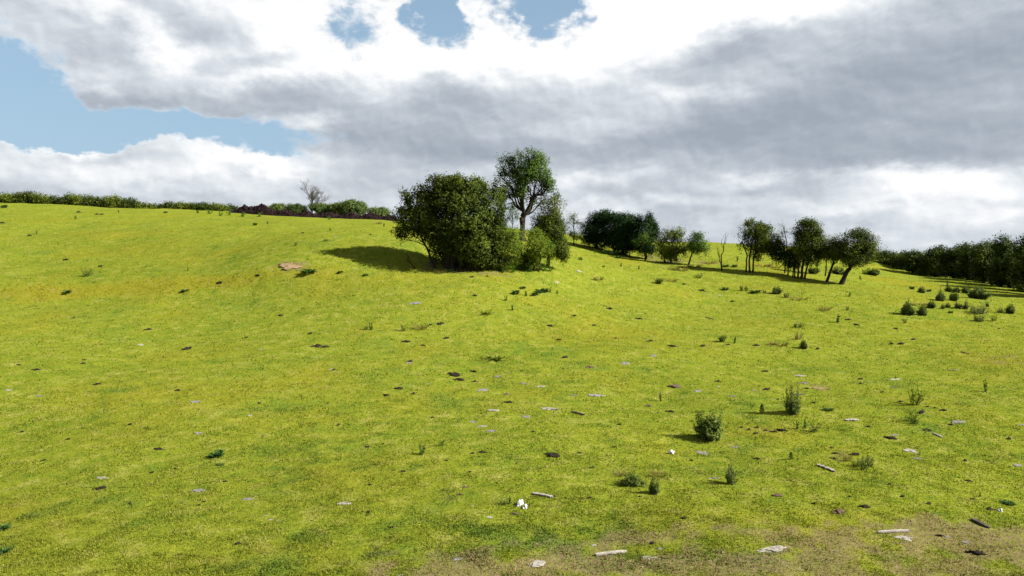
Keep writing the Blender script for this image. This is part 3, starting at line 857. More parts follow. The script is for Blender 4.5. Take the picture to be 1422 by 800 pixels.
bare_tree("bare_tree", "leafless grey tree standing behind the earth bank on the skyline", 146, 430, 7.2, 0.38, 0.12, 6, levels=5, stems=3, nb=(3, 4))
bare_tree("dead_tree", "short dead tree with a bare forked top, left of the right row of trees", 99, 1003, 5.4, 0.36, 0.12, 24, levels=3, nb=(1, 3), lean=-0.06, bark=BARK)
bare_tree("dead_branches", "bare fallen branches sticking out at the lower left foot of the largest dark tree", 77, 578, 1.7, 0.7, 0.08, 12, levels=4, nb=(2, 3), lean=-0.8, bark=BARK)

# ------------------------------------------------------------------ hedge and bank on the skyline
def hedge():
    rng = np.random.RandomState(77)
    b = root_empty("hedge", Vector((-100, 145.5, h1(-100, 145.5))))
    meta(b, "long low dark green hedge running along the hilltop at the left", "hedge")
    A = Acc(); S = Acc()
    u = -190
    while u < 330:
        Y = 145.5 + rng.uniform(-1, 1)
        dx, dy, dz = pix_dir(u, 300); x = dx / dy * Y; z = h1(x, Y)
        hh = 1.75 + 0.4 * math.sin(u * 0.05) + rng.uniform(-0.3, 0.5)
        if u > 190: hh *= 0.72
        if 86 < u < 128: hh += 0.5
        rx = rng.uniform(0.9, 1.5)
        n = int(55 * hh * rx)
        D = rng.normal(0, 1, (n, 3)); D /= np.linalg.norm(D, axis=1)[:, None]
        rr = rng.uniform(0.2, 1, n) ** 0.6
        P = D * rr[:, None] * np.array([rx, 1.0, hh * 0.55]) * (1 + 0.25 * n3(D, 2.5, u))[:, None] + np.array([x, Y, z + hh * 0.42])
        P = P - np.array(b.location)
        k = 7
        ct = np.clip(0.42 + 0.25 * math.sin(u * 0.13) + rng.normal(0, 0.15, n), 0, 1)
        LP = (P[:, None, :] + rng.normal(0, 0.22, (n, k, 3))).reshape(-1, 3)
        V, Fq = leaf_quads(rng, LP, 0.24, up=0.4)
        A.add(V, Fq, np.clip(np.repeat(ct, k) + rng.normal(0, 0.12, n * k), 0, 1))
        p0 = np.array([x, Y, z - 0.1]) - np.array(b.location)
        for _ in range(3):
            q = P[rng.randint(n)]
            tube(S, bend(rng, p0 + rng.normal(0, .2, 3) * np.array([1, 1, 0]), q, 5, .08), np.linspace(.05, .015, 5), 4)
        u += rng.uniform(5, 8)
    A.build("foliage", MATS['thorn'], b); 
hedge()

def spoil_bank():
    """Dark heaped earth along the crest."""
    rng = np.random.RandomState(5)
    ua, ub = 318, 556
    n, k = 240, 26
    V = []
    base = Vector((-45, 146, h1(-45, 146)))
    for i in range(n):
        t = i / (n - 1); u = ua + (ub - ua) * t
        Y = 142 - 15 * t
        dx, dy, dz = pix_dir(u, 300); x = dx / dy * Y
        prof = min(1, t / 0.10, (1 - t) / 0.06)
        hh = (1.05 + 0.75 * math.exp(-((u - 358) / 20) ** 2) - 0.15 * t + 0.25 * math.sin(u * 0.21)) * max(prof, 0.0) ** 0.6
        for j in range(k):
            s = j / (k - 1) * 2 - 1
            y = Y + s * 2.0
            z = h1_cache(x, y) + hh * (1 - abs(s) ** 1.6) - 0.12
            z += (mnoise.noise(Vector((x * 1.4, y * 1.4, 3.0))) * 0.34 + mnoise.noise(Vector((x * 4, y * 4, 7.0))) * 0.28) * (1 - s * s)
            V.append((x - base.x, y - base.y, z - base.z))
    idx = np.arange(n * k).reshape(n, k)
    Fq = np.stack([idx[:-1, :-1], idx[1:, :-1], idx[1:, 1:], idx[:-1, 1:]], -1).reshape(-1, 4)
    a = Acc(); a.add(V, Fq)
    mt = rough_mat("dark_earth", ((0.35, (0.003, 0.002, 0.002)), (0.55, (0.009, 0.005, 0.005)), (0.75, (0.032, 0.018, 0.015))), 2.2, 0.9)
    o = a.build("earth_bank", mt, smooth=False); o.location = base
    meta(o, "long heap of dark purplish brown earth on the skyline in front of the green bushes", "earth bank")
_hc = {}
def h1_cache(x, y):
    k = (round(x, 1), round(y, 1))
    if k not in _hc: _hc[k] = h1(x, y)
    return _hc[k]
spoil_bank()

BANKB = [(385, 153, 13, "leftmost grey green bush behind the earth bank, left of the leafless tree"),
         (412, 153, 14, "second bush from the left behind the earth bank, left of the leafless tree"),
         (446, 152, 15, "grey green bush at the right foot of the leafless tree on the skyline"),
         (470, 151, 13, "bush behind the earth bank midway between leafless tree and largest dark tree"),
         (491, 150, 18, "tallest rounded green bush behind the earth bank"),
         (527, 148, 14, "rightmost rounded bush behind the earth bank, nearest the largest dark tree")]
for i, (u, Y, hw, lab) in enumerate(BANKB):
    top = (284, 285, 284, 284, 282, 289)[i]; bv = (298, 299, 300, 301, 303, 306)[i]; Y -= 6
    rg = random.Random(i)
    bl = [(u + rg.uniform(-.5, .5) * hw, top + rg.uniform(3.5, 7) , hw * .75, (bv - top) * .35) for _ in range(5)] + [(u, (top + bv) / 2 + 1, hw * 1.15, (bv - top) * .5)]
    make_tree("gorse_bush", lab, "bush", Y, u, bl, [(0, [], (u, (top + bv) / 2), 0.09)], 'gorse', leaf=0.22, dens=0.9, seed=70 + i, gap=0.0, up=0.6, group="bushes behind the earth bank")

# ------------------------------------------------------------------ small plants: prototypes of unit size
def shrub_arrays(rng, n_stems=90, leaves=26, spread=0.55, leaf=0.05, aspect=0.35, curve=0.35, top=1.0, base_r=0.12):
    S = Acc(); Lf = Acc(); ph = rng.uniform(0, 6.28)
    for _ in range(n_stems):
        th = rng.uniform(0, 2 * PI); rr = spread * rng.uniform(0, 1) ** 0.4; hh = top * rng.uniform(0.35, 1.0) * (1 - 0.55 * (rr / spread) ** 2.6) * (0.85 + 0.22 * math.sin(2 * th + ph) + 0.12 * math.sin(5 * th + 2 * ph)); rr *= 0.85 + 0.25 * math.sin(3 * th + 3 * ph); hh *= 1.1 if rng.uniform() < 0.07 else 1.0
        p0 = np.array([math.cos(th) * base_r * rng.uniform(0, 1), math.sin(th) * base_r * rng.uniform(0, 1), -0.03])
        p1 = np.array([math.cos(th) * rr, math.sin(th) * rr, hh])
        pa = bend(rng, p0, p1, 6, 0.06, droop=curve * 0.3)
        tube(S, pa, np.linspace(0.010, 0.003, 6), 3)
        t = rng.uniform(0.15, 1.0, leaves) * 5; ii = np.minimum(t.astype(int), 4); ff = (t - ii)[:, None]
        P = pa[ii] * (1 - ff) + pa[ii + 1] * ff + rng.normal(0, 0.022, (leaves, 3))
        out = np.tile(np.array([math.cos(th), math.sin(th), 1.0]) * 0.6, (leaves, 1))
        V, Fq = leaf_quads(rng, P, leaf, up=0.4, aspect=aspect, outward=out)
        Lf.add(V, Fq, np.clip(rng.uniform(0.1, 0.9) * 0.6 + 0.4 * rng.uniform(0, 1, leaves), 0, 1))
    return S, Lf

def one_mesh_weed(rng, kind):
    A = Acc()
    def blade(p, d, L_, w, tint):
        d = d / np.linalg.norm(d)
        s = np.cross(d, rng.normal(0, 1, 3)); s /= np.linalg.norm(s)
        mid = p + d * L_ * 0.55; tip = p + d * L_ + np.array([d[0], d[1], -0.25]) * L_ * 0.25
        V = np.array([p - s * w * .5, p + s * w * .5, mid + s * w * .5, mid - s * w * .5, tip])
        A.add(V, np.array([[0, 1, 2, 3]]), tint); A.add(V[[3, 2, 4]], np.array([[0, 1, 2]]), tint)
    if kind == 'rush':
        for _ in range(130):
            th = rng.uniform(0, 2 * PI); r = 0.16 * math.sqrt(rng.uniform(0, 1))
            blade(np.array([r * math.cos(th), r * math.sin(th), -0.02]), np.array([math.cos(th) * rng.uniform(.0, .55), math.sin(th) * rng.uniform(.0, .55), 1]), rng.uniform(.6, 1.0), .035, rng.uniform(0, .9))
    elif kind == 'dry':
        for _ in range(80):
            th = rng.uniform(0, 2 * PI); r = 0.4 * math.sqrt(rng.uniform(0, 1))
            blade(np.array([r * math.cos(th), r * math.sin(th), -0.02]), np.array([math.cos(th) * rng.uniform(.1, .8), math.sin(th) * rng.uniform(.1, .8), 1]), rng.uniform(.35, .95), .03, rng.uniform(0, 1))
    elif kind == 'leafy':
        for _ in range(110):
            th = rng.uniform(0, 2 * PI); r = 0.28 * math.sqrt(rng.uniform(0, 1)); z = rng.uniform(-.02, 0.5)
            blade(np.array([r * math.cos(th), r * math.sin(th), z]), np.array([math.cos(th) * rng.uniform(.3, 1.2), math.sin(th) * rng.uniform(.3, 1.2), rng.uniform(.4, 1)]), rng.uniform(.2, .45), .09, rng.uniform(0, 1))
    elif kind == 'thistle':
        for _ in range(rng.randint(3, 6)):
            p0 = np.array([rng.uniform(-.1, .1), rng.uniform(-.1, .1), -.02]); p1 = p0 + np.array([rng.uniform(-.25, .25), rng.uniform(-.25, .25), rng.uniform(.6, 1)])
            pa = bend(rng, p0, p1, 5, .05); tube(A, pa, np.linspace(.02, .008, 5), 4, .3)
            for _k in range(34):
                t = rng.uniform(0, .98) * 4; i = int(t); q = pa[i] * (1 - t + i) + pa[i + 1] * (t - i)
                th = rng.uniform(0, 2 * PI)
                blade(q, np.array([math.cos(th), math.sin(th), rng.uniform(.1, .9)]), rng.uniform(.10, .26) * (1.2 - t / 5), .05, rng.uniform(0, .9))
    elif kind == 'wispy':
        for _ in range(16):
            th = rng.uniform(0, 2 * PI); p0 = np.array([rng.uniform(-.15, .15), rng.uniform(-.15, .15), -.02])
            p1 = p0 + np.array([math.cos(th) * rng.uniform(.1, .5), math.sin(th) * rng.uniform(.1, .5), rng.uniform(.5, 1)])
            pa = bend(rng, p0, p1, 5, .06); tube(A, pa, np.linspace(.012, .005, 5), 3, .3)
            for _k in range(12):
                t = rng.uniform(.5, 3.9); i = int(t); q = pa[i] * (1 - t + i) + pa[i + 1] * (t - i)
                th2 = rng.uniform(0, 2 * PI)
                blade(q, np.array([math.cos(th2), math.sin(th2), .7]), rng.uniform(.06, .15), .035, rng.uniform(.2, 1))
    elif kind == 'spire':
        for _ in range(220):
            z = rng.uniform(0, .9); th = rng.uniform(0, 2 * PI); w = 0.34 * (1 - z)
            blade(np.array([math.cos(th) * w * rng.uniform(.3, 1), math.sin(th) * w * rng.uniform(.3, 1), z]), np.array([math.cos(th), math.sin(th), .9]), .16, .05, rng.uniform(0, .8))
        tube(A, [[0, 0, -.03], [0, 0, .5], [0, 0, .9]], [.04, .03, .01], 4, .1)
    return A

PLANT_MAT = {'rush': 'broom', 'dry': 'dry', 'leafy': 'dark', 'thistle': 'dark', 'wispy': 'broom', 'spire': 'dark', 'nettle': 'nettle', 'ywispy': 'bright'}
_proto = {}
def weed_mesh(kind, var):
    key = (kind, var)
    if key not in _proto:
        base = {'nettle': 'thistle', 'ywispy': 'wispy'}.get(kind, kind)
        o = one_mesh_weed(np.random.RandomState(hash_(kind) + var), base).build(kind, MATS[PLANT_MAT[kind]])
        _proto[key] = o.data; bpy.data.objects.remove(o)
    return _proto[key]
def hash_(s): return sum(ord(c) * (i + 3) for i, c in enumerate(s)) % 9973

_shrubp = {}
def shrub_meshes(var, style):
    key = (var, style)
    if key not in _shrubp:
        rng = np.random.RandomState(900 + var * 7 + hash_(style))
        if style == 'dense': S, Lf = shrub_arrays(rng, 170, 40, 0.55, 0.075, 0.4, base_r=0.34)
        elif style == 'open': S, Lf = shrub_arrays(rng, 100, 30, 0.5, 0.07, 0.35, base_r=0.26)
        elif style == 'low': S, Lf = shrub_arrays(rng, 130, 34, 0.6, 0.06, 0.45, base_r=0.4)
        else: S, Lf = shrub_arrays(rng, 80, 26, 0.5, 0.05, 0.3, base_r=0.4)
        s = S.build("stems", STEM); mats = {'pale': 'gorse', 'dense': 'broom', 'open': 'broom', 'low': 'broom'}
        l = Lf.build("foliage", MATS[mats.get(style, 'broom')])
        _shrubp[key] = (s.data, l.data); bpy.data.objects.remove(s); bpy.data.objects.remove(l)
    return _shrubp[key]

# ------------------------------------------------------------------ landmarks and labels that single each small thing out
LAND = [("the round dark shrub", 985, 600), ("the spiky tall shrub", 1100, 565), ("the white crumpled litter", 726, 704), ("the grey plank at the bottom", 848, 770),
        ("the large flat white slab", 1073, 763), ("the long pale plank", 1239, 740), ("the dark plank by the right edge", 1361, 728), ("the far left pale stone", 143, 664),
        ("the leafy dark green weed", 300, 631), ("the upright weed with a long shadow", 586, 628), ("the pair of black clods", 636, 524),
        ("the bare pinkish earth patch", 405, 368), ("the middle tree clump", 680, 378), ("the nettle bed", 730, 376), ("the dark conifers", 860, 352), ("the round olive bush tree", 932, 366),
        ("the short dead tree", 1003, 370), ("the right row of trees", 1120, 384), ("the shrub patch by the right hand wood", 1310, 415), ("the long hilltop hedge", 120, 284), ("the earth bank", 430, 302),
        ("the slim leaning shrub", 1015, 665), ("the dry weed patch at the right", 1201, 642), ("the clump of young leafy plants", 748, 405), ("the pale spot at the left edge", 13, 542),
        ("the black clod pair left of centre", 445, 482), ("the white patch in the right field", 1243, 527), ("the dark bush by the dry weeds", 1116, 475), ("the reddish dry tuft", 584, 452),
        ("the tall thistle by the right edge", 1369, 538), ("the jagged pale wood strip", 1147, 651), ("the row of crumbled dark clods", 1070, 599)]
_items = []           # (object, look, u, v, group, category)
def direction(dx, dy):
    if abs(dx) > 2.2 * abs(dy) * 1.6: return "right of" if dx > 0 else "left of"
    if abs(dy) * 1.6 > 2.2 * abs(dx): return "in front of" if dy > 0 else "beyond"
    return ("in front and right of" if dx > 0 else "in front and left of") if dy > 0 else ("beyond and right of" if dx > 0 else "beyond and left of")

def write_labels():
    buckets = {}
    for it in _items:
        o, look, u, v = it[:4]
        best = sorted(LAND, key=lambda l: math.hypot(l[1] - u, (l[2] - v) * 1.6))
        l = best[0]
        if math.hypot(l[1] - u, l[2] - v) < 6: l = best[1]
        key = (look, direction(u - l[1], v - l[2]), l[0])
        buckets.setdefault(key, []).append((math.hypot(l[1] - u, (l[2] - v) * 1.6), o))
    ords = ["first", "second", "third", "fourth", "fifth", "sixth", "seventh", "eighth", "ninth"]
    for (look, dr, lm), lst in buckets.items():
        lst.sort(key=lambda q: q[0])
        for i, (d, o) in enumerate(lst):
            lm = lm.replace('by the right hand wood', 'near the wood').replace('of crumbled dark clods', 'of crumbled clods')
            o['label'] = (look + " " + dr + " " + lm) if len(lst) == 1 else (ords[min(i, 8)] + " " + look + " " + dr + " " + lm)

def put(o, u, v, sink=0.0):
    p = hit(u, v); o.location = (p.x, p.y, p.z - sink); return p

_wc = {}
def weed(kind, u, v, w, h, look, name, label=None, cat="weed", group=None):
    """v is the photo row of the plant's foot; w, h its size in photo pixels."""
    _wc[kind] = _wc.get(kind, -1) + 1; var = _wc[kind] % 4
    p = hit(u, v)
    m = p.y / F
    o = bpy.data.objects.new(name, weed_mesh(kind, var)); COL.objects.link(o)
    o.location = (p.x, p.y, p.z - 0.01)
    o.scale = (w * m * 1.15, w * m * 1.15, h * m * 1.1)
    o.rotation_euler = (0, 0, (u * 0.37 + v) % 6.28)
    o['category'] = cat
    if group: o['group'] = group
    if label: o['label'] = label
    else: _items.append((o, look, u, v))
    return o

_sc = 0
def shrub(style, u, v, w, h, look, label=None, group=None, name="shrub", cat="shrub", var=None):
    global _sc
    _sc += 1
    p = hit(u, v); m = p.y / F
    s, l = shrub_meshes(_sc % 4 if var is None else var, style)
    root = root_empty(name, (p.x, p.y, p.z)); root['category'] = cat
    if group: root['group'] = group
    if label: root['label'] = label
    else: _items.append((root, look, u, v))
    for nm, d in (("stems", s), ("foliage", l)):
        c = bpy.data.objects.new(nm, d); COL.objects.link(c); c.parent = root
    root.scale = (w * m * 1.05, w * m * 1.05, h * m * 1.15)
    root.rotation_euler = (0, 0, (u * 0.61) % 6.28)
    return root

# near shrubs
shrub('dense', 985, 609, 44, 42, '', "round dense dark green shrub casting a shadow to its left, largest in the near field")
shrub('open', 1101, 574, 30, 42, '', "spiky loose green shrub standing beyond and right of the round dense shrub")
shrub('low', 879, 673, 34, 17, '', "low sprawling shrub in a hollow, left of the small upright shrub")
shrub('dense', 909, 686, 15, 24, '', "small upright shrub immediately right of the low sprawling shrub")
shrub('open', 1015, 672, 22, 32, '', "slim leaning shrub with a long thin shadow, in front of the round dense shrub")
G = "shrubs in the patch near the right hand wood"
for (st, u, v, w, h, lab) in [
    ('dense', 1260, 437, 19, 20, "leftmost bushy shrub of the patch near the wood, front row"),
    ('dense', 1281, 438, 15, 15, "second shrub from the left in the front row of the patch"),
    ('dense', 1293, 428, 12, 11, "small round shrub beyond the gap between the two front left shrubs"),
    ('dense', 1280, 407, 11, 10, "lone small pale topped shrub at the far left of the patch"),
    ('dense', 1306, 418, 13, 16, "tall dark shrub at the left side of the middle row of the patch"),
    ('dense', 1324, 418, 12, 14, "dark shrub in the centre of the patch"),
    ('dense', 1317, 405, 10, 10, "left one of two small shrubs along the far side of the patch"),
    ('dense', 1328, 406, 11, 9, "right one of two small shrubs along the far side of the patch"),
    ('dense', 1341, 407, 11, 12, "small shrub touching the left end of the biggest green shrub"),
    ('dense', 1358, 415, 30, 19, "biggest green shrub of the patch, wide, nearest the wood shadow"),
    ('open', 1316, 427, 10, 8, "small dark shrub in front of the centre of the patch"),
    ('open', 1330, 428, 13, 10, "low loose shrub right of centre in the patch"),
    ('pale', 1358, 435, 28, 17, "wide blue green shrub in front of the biggest green shrub"),
    ('open', 1341, 429, 12, 12, "brownish leaved shrub left of the wide blue green shrub"),
    ('open', 1371, 426, 6, 9, "narrow shrub at the right end of the wide blue green shrub"),
    ('open', 1309, 429, 7, 8, "tiny shrub at the lower left of the patch centre"),
    ('dense', 1403, 435, 13, 14, "dark round lone shrub nearest the right edge of the photo"),
    ('pale', 1389, 434, 10, 9, "faint yellowish shrub left of the dark lone shrub by the right edge"),
    ('dense', 1078, 408, 13, 11, "grey green lone shrub in front of the open crowned three trunk tree"),
    ('dense', 1116, 484, 11, 14, "small dark lone shrub by the dry weeds right of centre"),
    ('pale', 1092, 413, 10, 9, "pale loose shrub right of the grey green lone shrub"),
    ('dense', 1129, 380, 16, 10, "green shrub between the trunks, right of the tallest tree of the right row"),
    ('dense', 1165, 381, 18, 12, "green shrub seen between the two leaning trunks of the low wide trees"),
    ('dense', 1212, 382, 20, 11, "green shrub at the right foot of the widest tree")]:
    shrub(st, u, v, w, h, '', lab, G if 1250 < u else None)
shrub('pale', 1359, 446, 18, 13, '', "yellowish straggly shrub in front of the wide blue green shrub", G)

# nettle bed
for i in range(11):
    rr = random.Random(i)
    weed('nettle', 698 + i * 6.6, 376 + rr.uniform(-2, 2.5), 13, rr.uniform(8, 11), '', "nettle_plant", "bright green nettle plant in the bed at the foot of the middle clump", "nettle", "nettles in the bed at the foot of the middle clump")

WEEDS = [
 ('wispy', 120, 384, 18, 12, 'wispy branching weed'), ('leafy', 94, 407, 10, 6, 'small dark leafy weed'), ('leafy', 257, 405, 10, 5, 'small dark leafy weed'), ('thistle', 261, 376, 5, 6, 'tiny thistle'),
 ('leafy', 429, 380, 19, 9, 'dark green leafy weed'), ('thistle', 516, 458, 9, 14, 'thin upright thistle'), ('wispy', 508, 458, 9, 7, 'low wispy weed'), ('wispy', 561, 460, 14, 12, 'wispy branching weed'),
 ('dry', 584, 457, 17, 10, 'reddish dry grass tuft'), ('leafy', 716, 409, 10, 9, 'young leafy plant'), ('thistle', 731, 411, 8, 8, 'young leafy plant'), ('leafy', 748, 407, 10, 8, 'young leafy plant'),
 ('leafy', 756, 406, 11, 8, 'young leafy plant'), ('thistle', 764, 406, 8, 7, 'young leafy plant'), ('thistle', 774, 408, 6, 7, 'young leafy plant'), ('leafy', 743, 411, 9, 7, 'young leafy plant'), ('thistle', 702, 418, 6, 10, 'tiny thistle'),
 ('thistle', 712, 431, 7, 9, 'thin upright thistle'), ('leafy', 726, 401, 8, 5, 'young leafy plant'), ('dry', 831, 389, 12, 8, 'yellow dry grass tuft'), ('rush', 915, 394, 15, 10, 'green rush tuft'), ('dry', 933, 391, 12, 7, 'yellow dry grass tuft'),
 ('dry', 936, 375, 14, 8, 'straw coloured grass tuft'), ('dry', 949, 376, 14, 7, 'straw coloured grass tuft'), ('wispy', 971, 386, 14, 7, 'low wispy weed'), ('leafy', 1007, 403, 9, 6, 'small dark leafy weed'), ('thistle', 1030, 404, 10, 9, 'leafy green weed'),
 ('thistle', 1037, 404, 10, 8, 'leafy green weed'), ('leafy', 1049, 407, 14, 6, 'leafy green weed'), ('thistle', 1062, 407, 7, 7, 'leafy green weed'), ('rush', 1003, 475, 14, 12, 'green rush tuft'), ('thistle', 1020, 477, 7, 11, 'thin upright thistle'),
 ('thistle', 917, 557, 9, 14, 'thin upright thistle'), ('spire', 1058, 574, 10, 13, 'small spire shaped plant'), ('dry', 1109, 416, 20, 6, 'yellow dry grass tuft'), ('thistle', 1180, 412, 8, 7, 'tiny thistle'), ('leafy', 1266, 402, 7, 6, 'small dark leafy weed'),
 ('leafy', 1290, 405, 6, 5, 'small dark leafy weed'), ('dry', 1276, 424, 18, 6, 'dry low weed'), ('leafy', 1320, 435, 6, 5, 'small dark leafy weed'), ('wispy', 1257, 449, 9, 9, 'low wispy weed'), ('ywispy', 1380, 446, 12, 9, 'yellowish wispy weed'),
 ('thistle', 1177, 431, 7, 7, 'tiny thistle'), ('thistle', 1163, 448, 9, 13, 'thin upright thistle'), ('dry', 1145, 431, 14, 9, 'yellow dry grass tuft'), ('thistle', 1104, 455, 10, 8, 'dry brown thistle'), ('wispy', 1112, 455, 12, 9, 'low wispy weed'),
 ('dry', 1108, 471, 9, 14, 'dry brown stalk tuft'), ('dry', 1084, 480, 18, 9, 'reddish dry grass tuft'), ('dry', 1071, 479, 12, 6, 'yellow dry grass tuft'), ('thistle', 1369, 544, 11, 19, 'tall thistle'), ('ywispy', 1270, 562, 26, 28, 'tall yellowish wispy weed'),
 ('ywispy', 1268, 585, 20, 18, 'yellowish wispy weed'), ('leafy', 297, 635, 16, 8, 'leafy dark green weed'), ('leafy', 304, 634, 13, 14, 'taller leafy dark green weed'), ('leafy', 306, 646, 9, 4, 'small dark leafy weed'), ('thistle', 586, 631, 14, 17, 'upright dark weed'),
 ('wispy', 613, 619, 12, 10, 'low wispy weed'), ('wispy', 700, 700, 18, 9, 'low wispy weed'), ('thistle', 707, 700, 8, 12, 'thin upright thistle'), ('thistle', 1107, 596, 10, 14, 'thin dark weed stalk'), ('thistle', 1118, 595, 11, 16, 'thin dark weed stalk'),
 ('wispy', 1129, 600, 20, 14, 'low wispy weed'), ('wispy', 1270, 588, 16, 9, 'low wispy weed'), ('spire', 1098, 638, 9, 10, 'small spire shaped plant'), ('dry', 1176, 640, 10, 18, 'dry brown stalk tuft'), ('wispy', 1200, 652, 22, 20, 'dark wispy dry weed'), ('wispy', 1209, 648, 18, 18, 'dark wispy dry weed'),
 ('wispy', 1188, 648, 18, 12, 'dark wispy dry weed'), ('leafy', 4, 735, 18, 9, 'dark leafy tussock'), ('leafy', 5, 768, 18, 9, 'dark leafy tussock'), ('leafy', 1400, 700, 18, 6, 'low dark green weed'), ('ywispy', 690, 500, 40, 9, 'pale wispy weed'), ('ywispy', 676, 437, 20, 7, 'pale wispy weed'),
 ('leafy', 6, 289, 8, 6, 'dark leafy weed'), ('thistle', 105, 304, 5, 6, 'tiny thistle'), ('thistle', 165, 295, 4, 4, 'tiny thistle'), ('thistle', 51, 325, 5, 6, 'tiny thistle'), ('leafy', 41, 328, 5, 4, 'tiny dark weed'), ('leafy', 230, 296, 5, 4, 'tiny dark weed'),
 ('leafy', 354, 313, 6, 5, 'tiny dark weed'), ('thistle', 372, 311, 5, 5, 'tiny thistle'), ('thistle', 411, 341, 6, 6, 'dark tiny thistle'), ('thistle', 458, 321, 4, 5, 'tiny thistle'), ('wispy', 453, 335, 10, 4, 'low wispy weed'), ('dry', 526, 311, 8, 5, 'yellow dry grass tuft'),
 ('thistle', 533, 315, 5, 6, 'tiny thistle'), ('nettle', 306, 300, 9, 9, 'bright green leafy weed'), ('nettle', 337, 301, 12, 8, 'bright green leafy weed'), ('nettle', 360, 301, 12, 7, 'bright green leafy weed'), ('leafy', 473, 379, 8, 4, 'tiny dark weed'), ('leafy', 508, 383, 7, 4, 'tiny dark weed'),
 ('nettle', 290, 297, 12, 8, 'bright green leafy weed'), ('nettle', 318, 299, 10, 9, 'bright green leafy weed'), ('nettle', 275, 296, 8, 6, 'bright green leafy weed'), ('nettle', 458, 305, 10, 6, 'bright green leafy weed'),
 ('leafy', 840, 353, 7, 8, 'dark leafy weed'), ('leafy', 853, 355, 11, 8, 'dark leafy weed'), ('leafy', 859, 359, 8, 5, 'dark leafy weed'), ('leafy', 806, 361, 6, 5, 'small dark leafy weed'), ('thistle', 875, 358, 7, 7, 'thin upright thistle'), ('thistle', 862, 370, 5, 6, 'tiny thistle'),
 ('leafy', 838, 371, 4, 3, 'tiny dark weed'), ('thistle', 887, 374, 4, 6, 'tiny thistle'), ('nettle', 866, 354, 11, 7, 'bright green leafy weed'), ('nettle', 826, 352, 6, 6, 'bright green leafy weed'), ('thistle', 1024, 363, 7, 9, 'thin upright thistle'), ('dry', 1059, 370, 22, 6, 'straw coloured grass tuft'),
 ('thistle', 1134, 371, 9, 8, 'leafy green weed'), ('thistle', 1195, 388, 5, 6, 'tiny thistle'), ('nettle', 1200, 381, 10, 8, 'bright green leafy weed'), ('nettle', 1148, 376, 9, 7, 'bright green leafy weed'), ('dry', 1075, 372, 16, 7, 'straw coloured grass tuft'), ('dry', 985, 366, 18, 6, 'straw coloured grass tuft'),
 ('leafy', 622, 378, 12, 6, 'dark leafy weed'), ('dry', 612, 379, 14, 7, 'straw coloured grass tuft'), ('leafy', 1008, 371, 9, 5, 'dark leafy weed'), ('leafy', 1020, 371, 8, 5, 'dark leafy weed'), ('dry', 964, 371, 18, 6, 'straw coloured grass tuft'), ('thistle', 1315, 398, 5, 9, 'pale thin thistle'),
 ('nettle', 1404, 404, 14, 4, 'bright green leafy weed'), ('wispy', 1276, 632, 8, 5, 'low wispy weed'), ('thistle', 1361, 690, 6, 9, 'tiny thistle'), ('leafy', 1150, 570, 14, 5, 'low dark green weed'), ('dry', 915, 660, 22, 8, 'yellow dry grass tuft'), ('dry', 862, 660, 16, 9, 'yellow dry grass tuft'),
]
NM = {'wispy': 'wispy_weed', 'leafy': 'leafy_weed', 'thistle': 'thistle', 'dry': 'dry_grass_tuft', 'rush': 'rush_tuft', 'spire': 'spire_plant', 'nettle': 'nettle_plant', 'ywispy': 'wispy_weed'}
for (k, u, v, w, h, look) in WEEDS:
    weed(k, u, v, w, h, look, NM[k], cat={'dry': 'grass tuft', 'rush': 'grass tuft'}.get(k, 'weed'), group=("scattered " + NM[k].replace('_', ' ') + "s in the field"))

# ------------------------------------------------------------------ clods, stones, wood and litter
MAT_CLOD = rough_mat("dark_clod", ((0.3, (0.006, 0.005, 0.004)), (0.6, (0.016, 0.013, 0.009)), (0.8, (0.04, 0.032, 0.02))), 9, 0.8)
MAT_STONE = rough_mat("pale_stone", ((0.3, (0.08, 0.072, 0.058)), (0.5, (0.15, 0.137, 0.115)), (0.75, (0.25, 0.232, 0.205))), 5, 0.6)
MAT_GREY = rough_mat("grey_stone", ((0.3, (0.055, 0.050, 0.046)), (0.5, (0.10, 0.092, 0.088)), (0.75, (0.18, 0.165, 0.155))), 6, 0.6)
MAT_BROWN = rough_mat("brown_clod", ((0.3, (0.035, 0.024, 0.017)), (0.7, (0.085, 0.06, 0.042))), 7, 0.7)
MAT_WOOD = rough_mat("weathered_wood", ((0.3, (0.10, 0.09, 0.075)), (0.7, (0.22, 0.20, 0.17))), 9, 0.6)
MAT_DWOOD = rough_mat("dark_wood", ((0.3, (0.02, 0.017, 0.014)), (0.7, (0.075, 0.063, 0.05))), 9, 0.6)
MAT_WHITE = rough_mat("white_plastic", ((0.3, (0.20, 0.20, 0.20)), (0.7, (0.30, 0.30, 0.30))), 5, 0.2, 0.5)

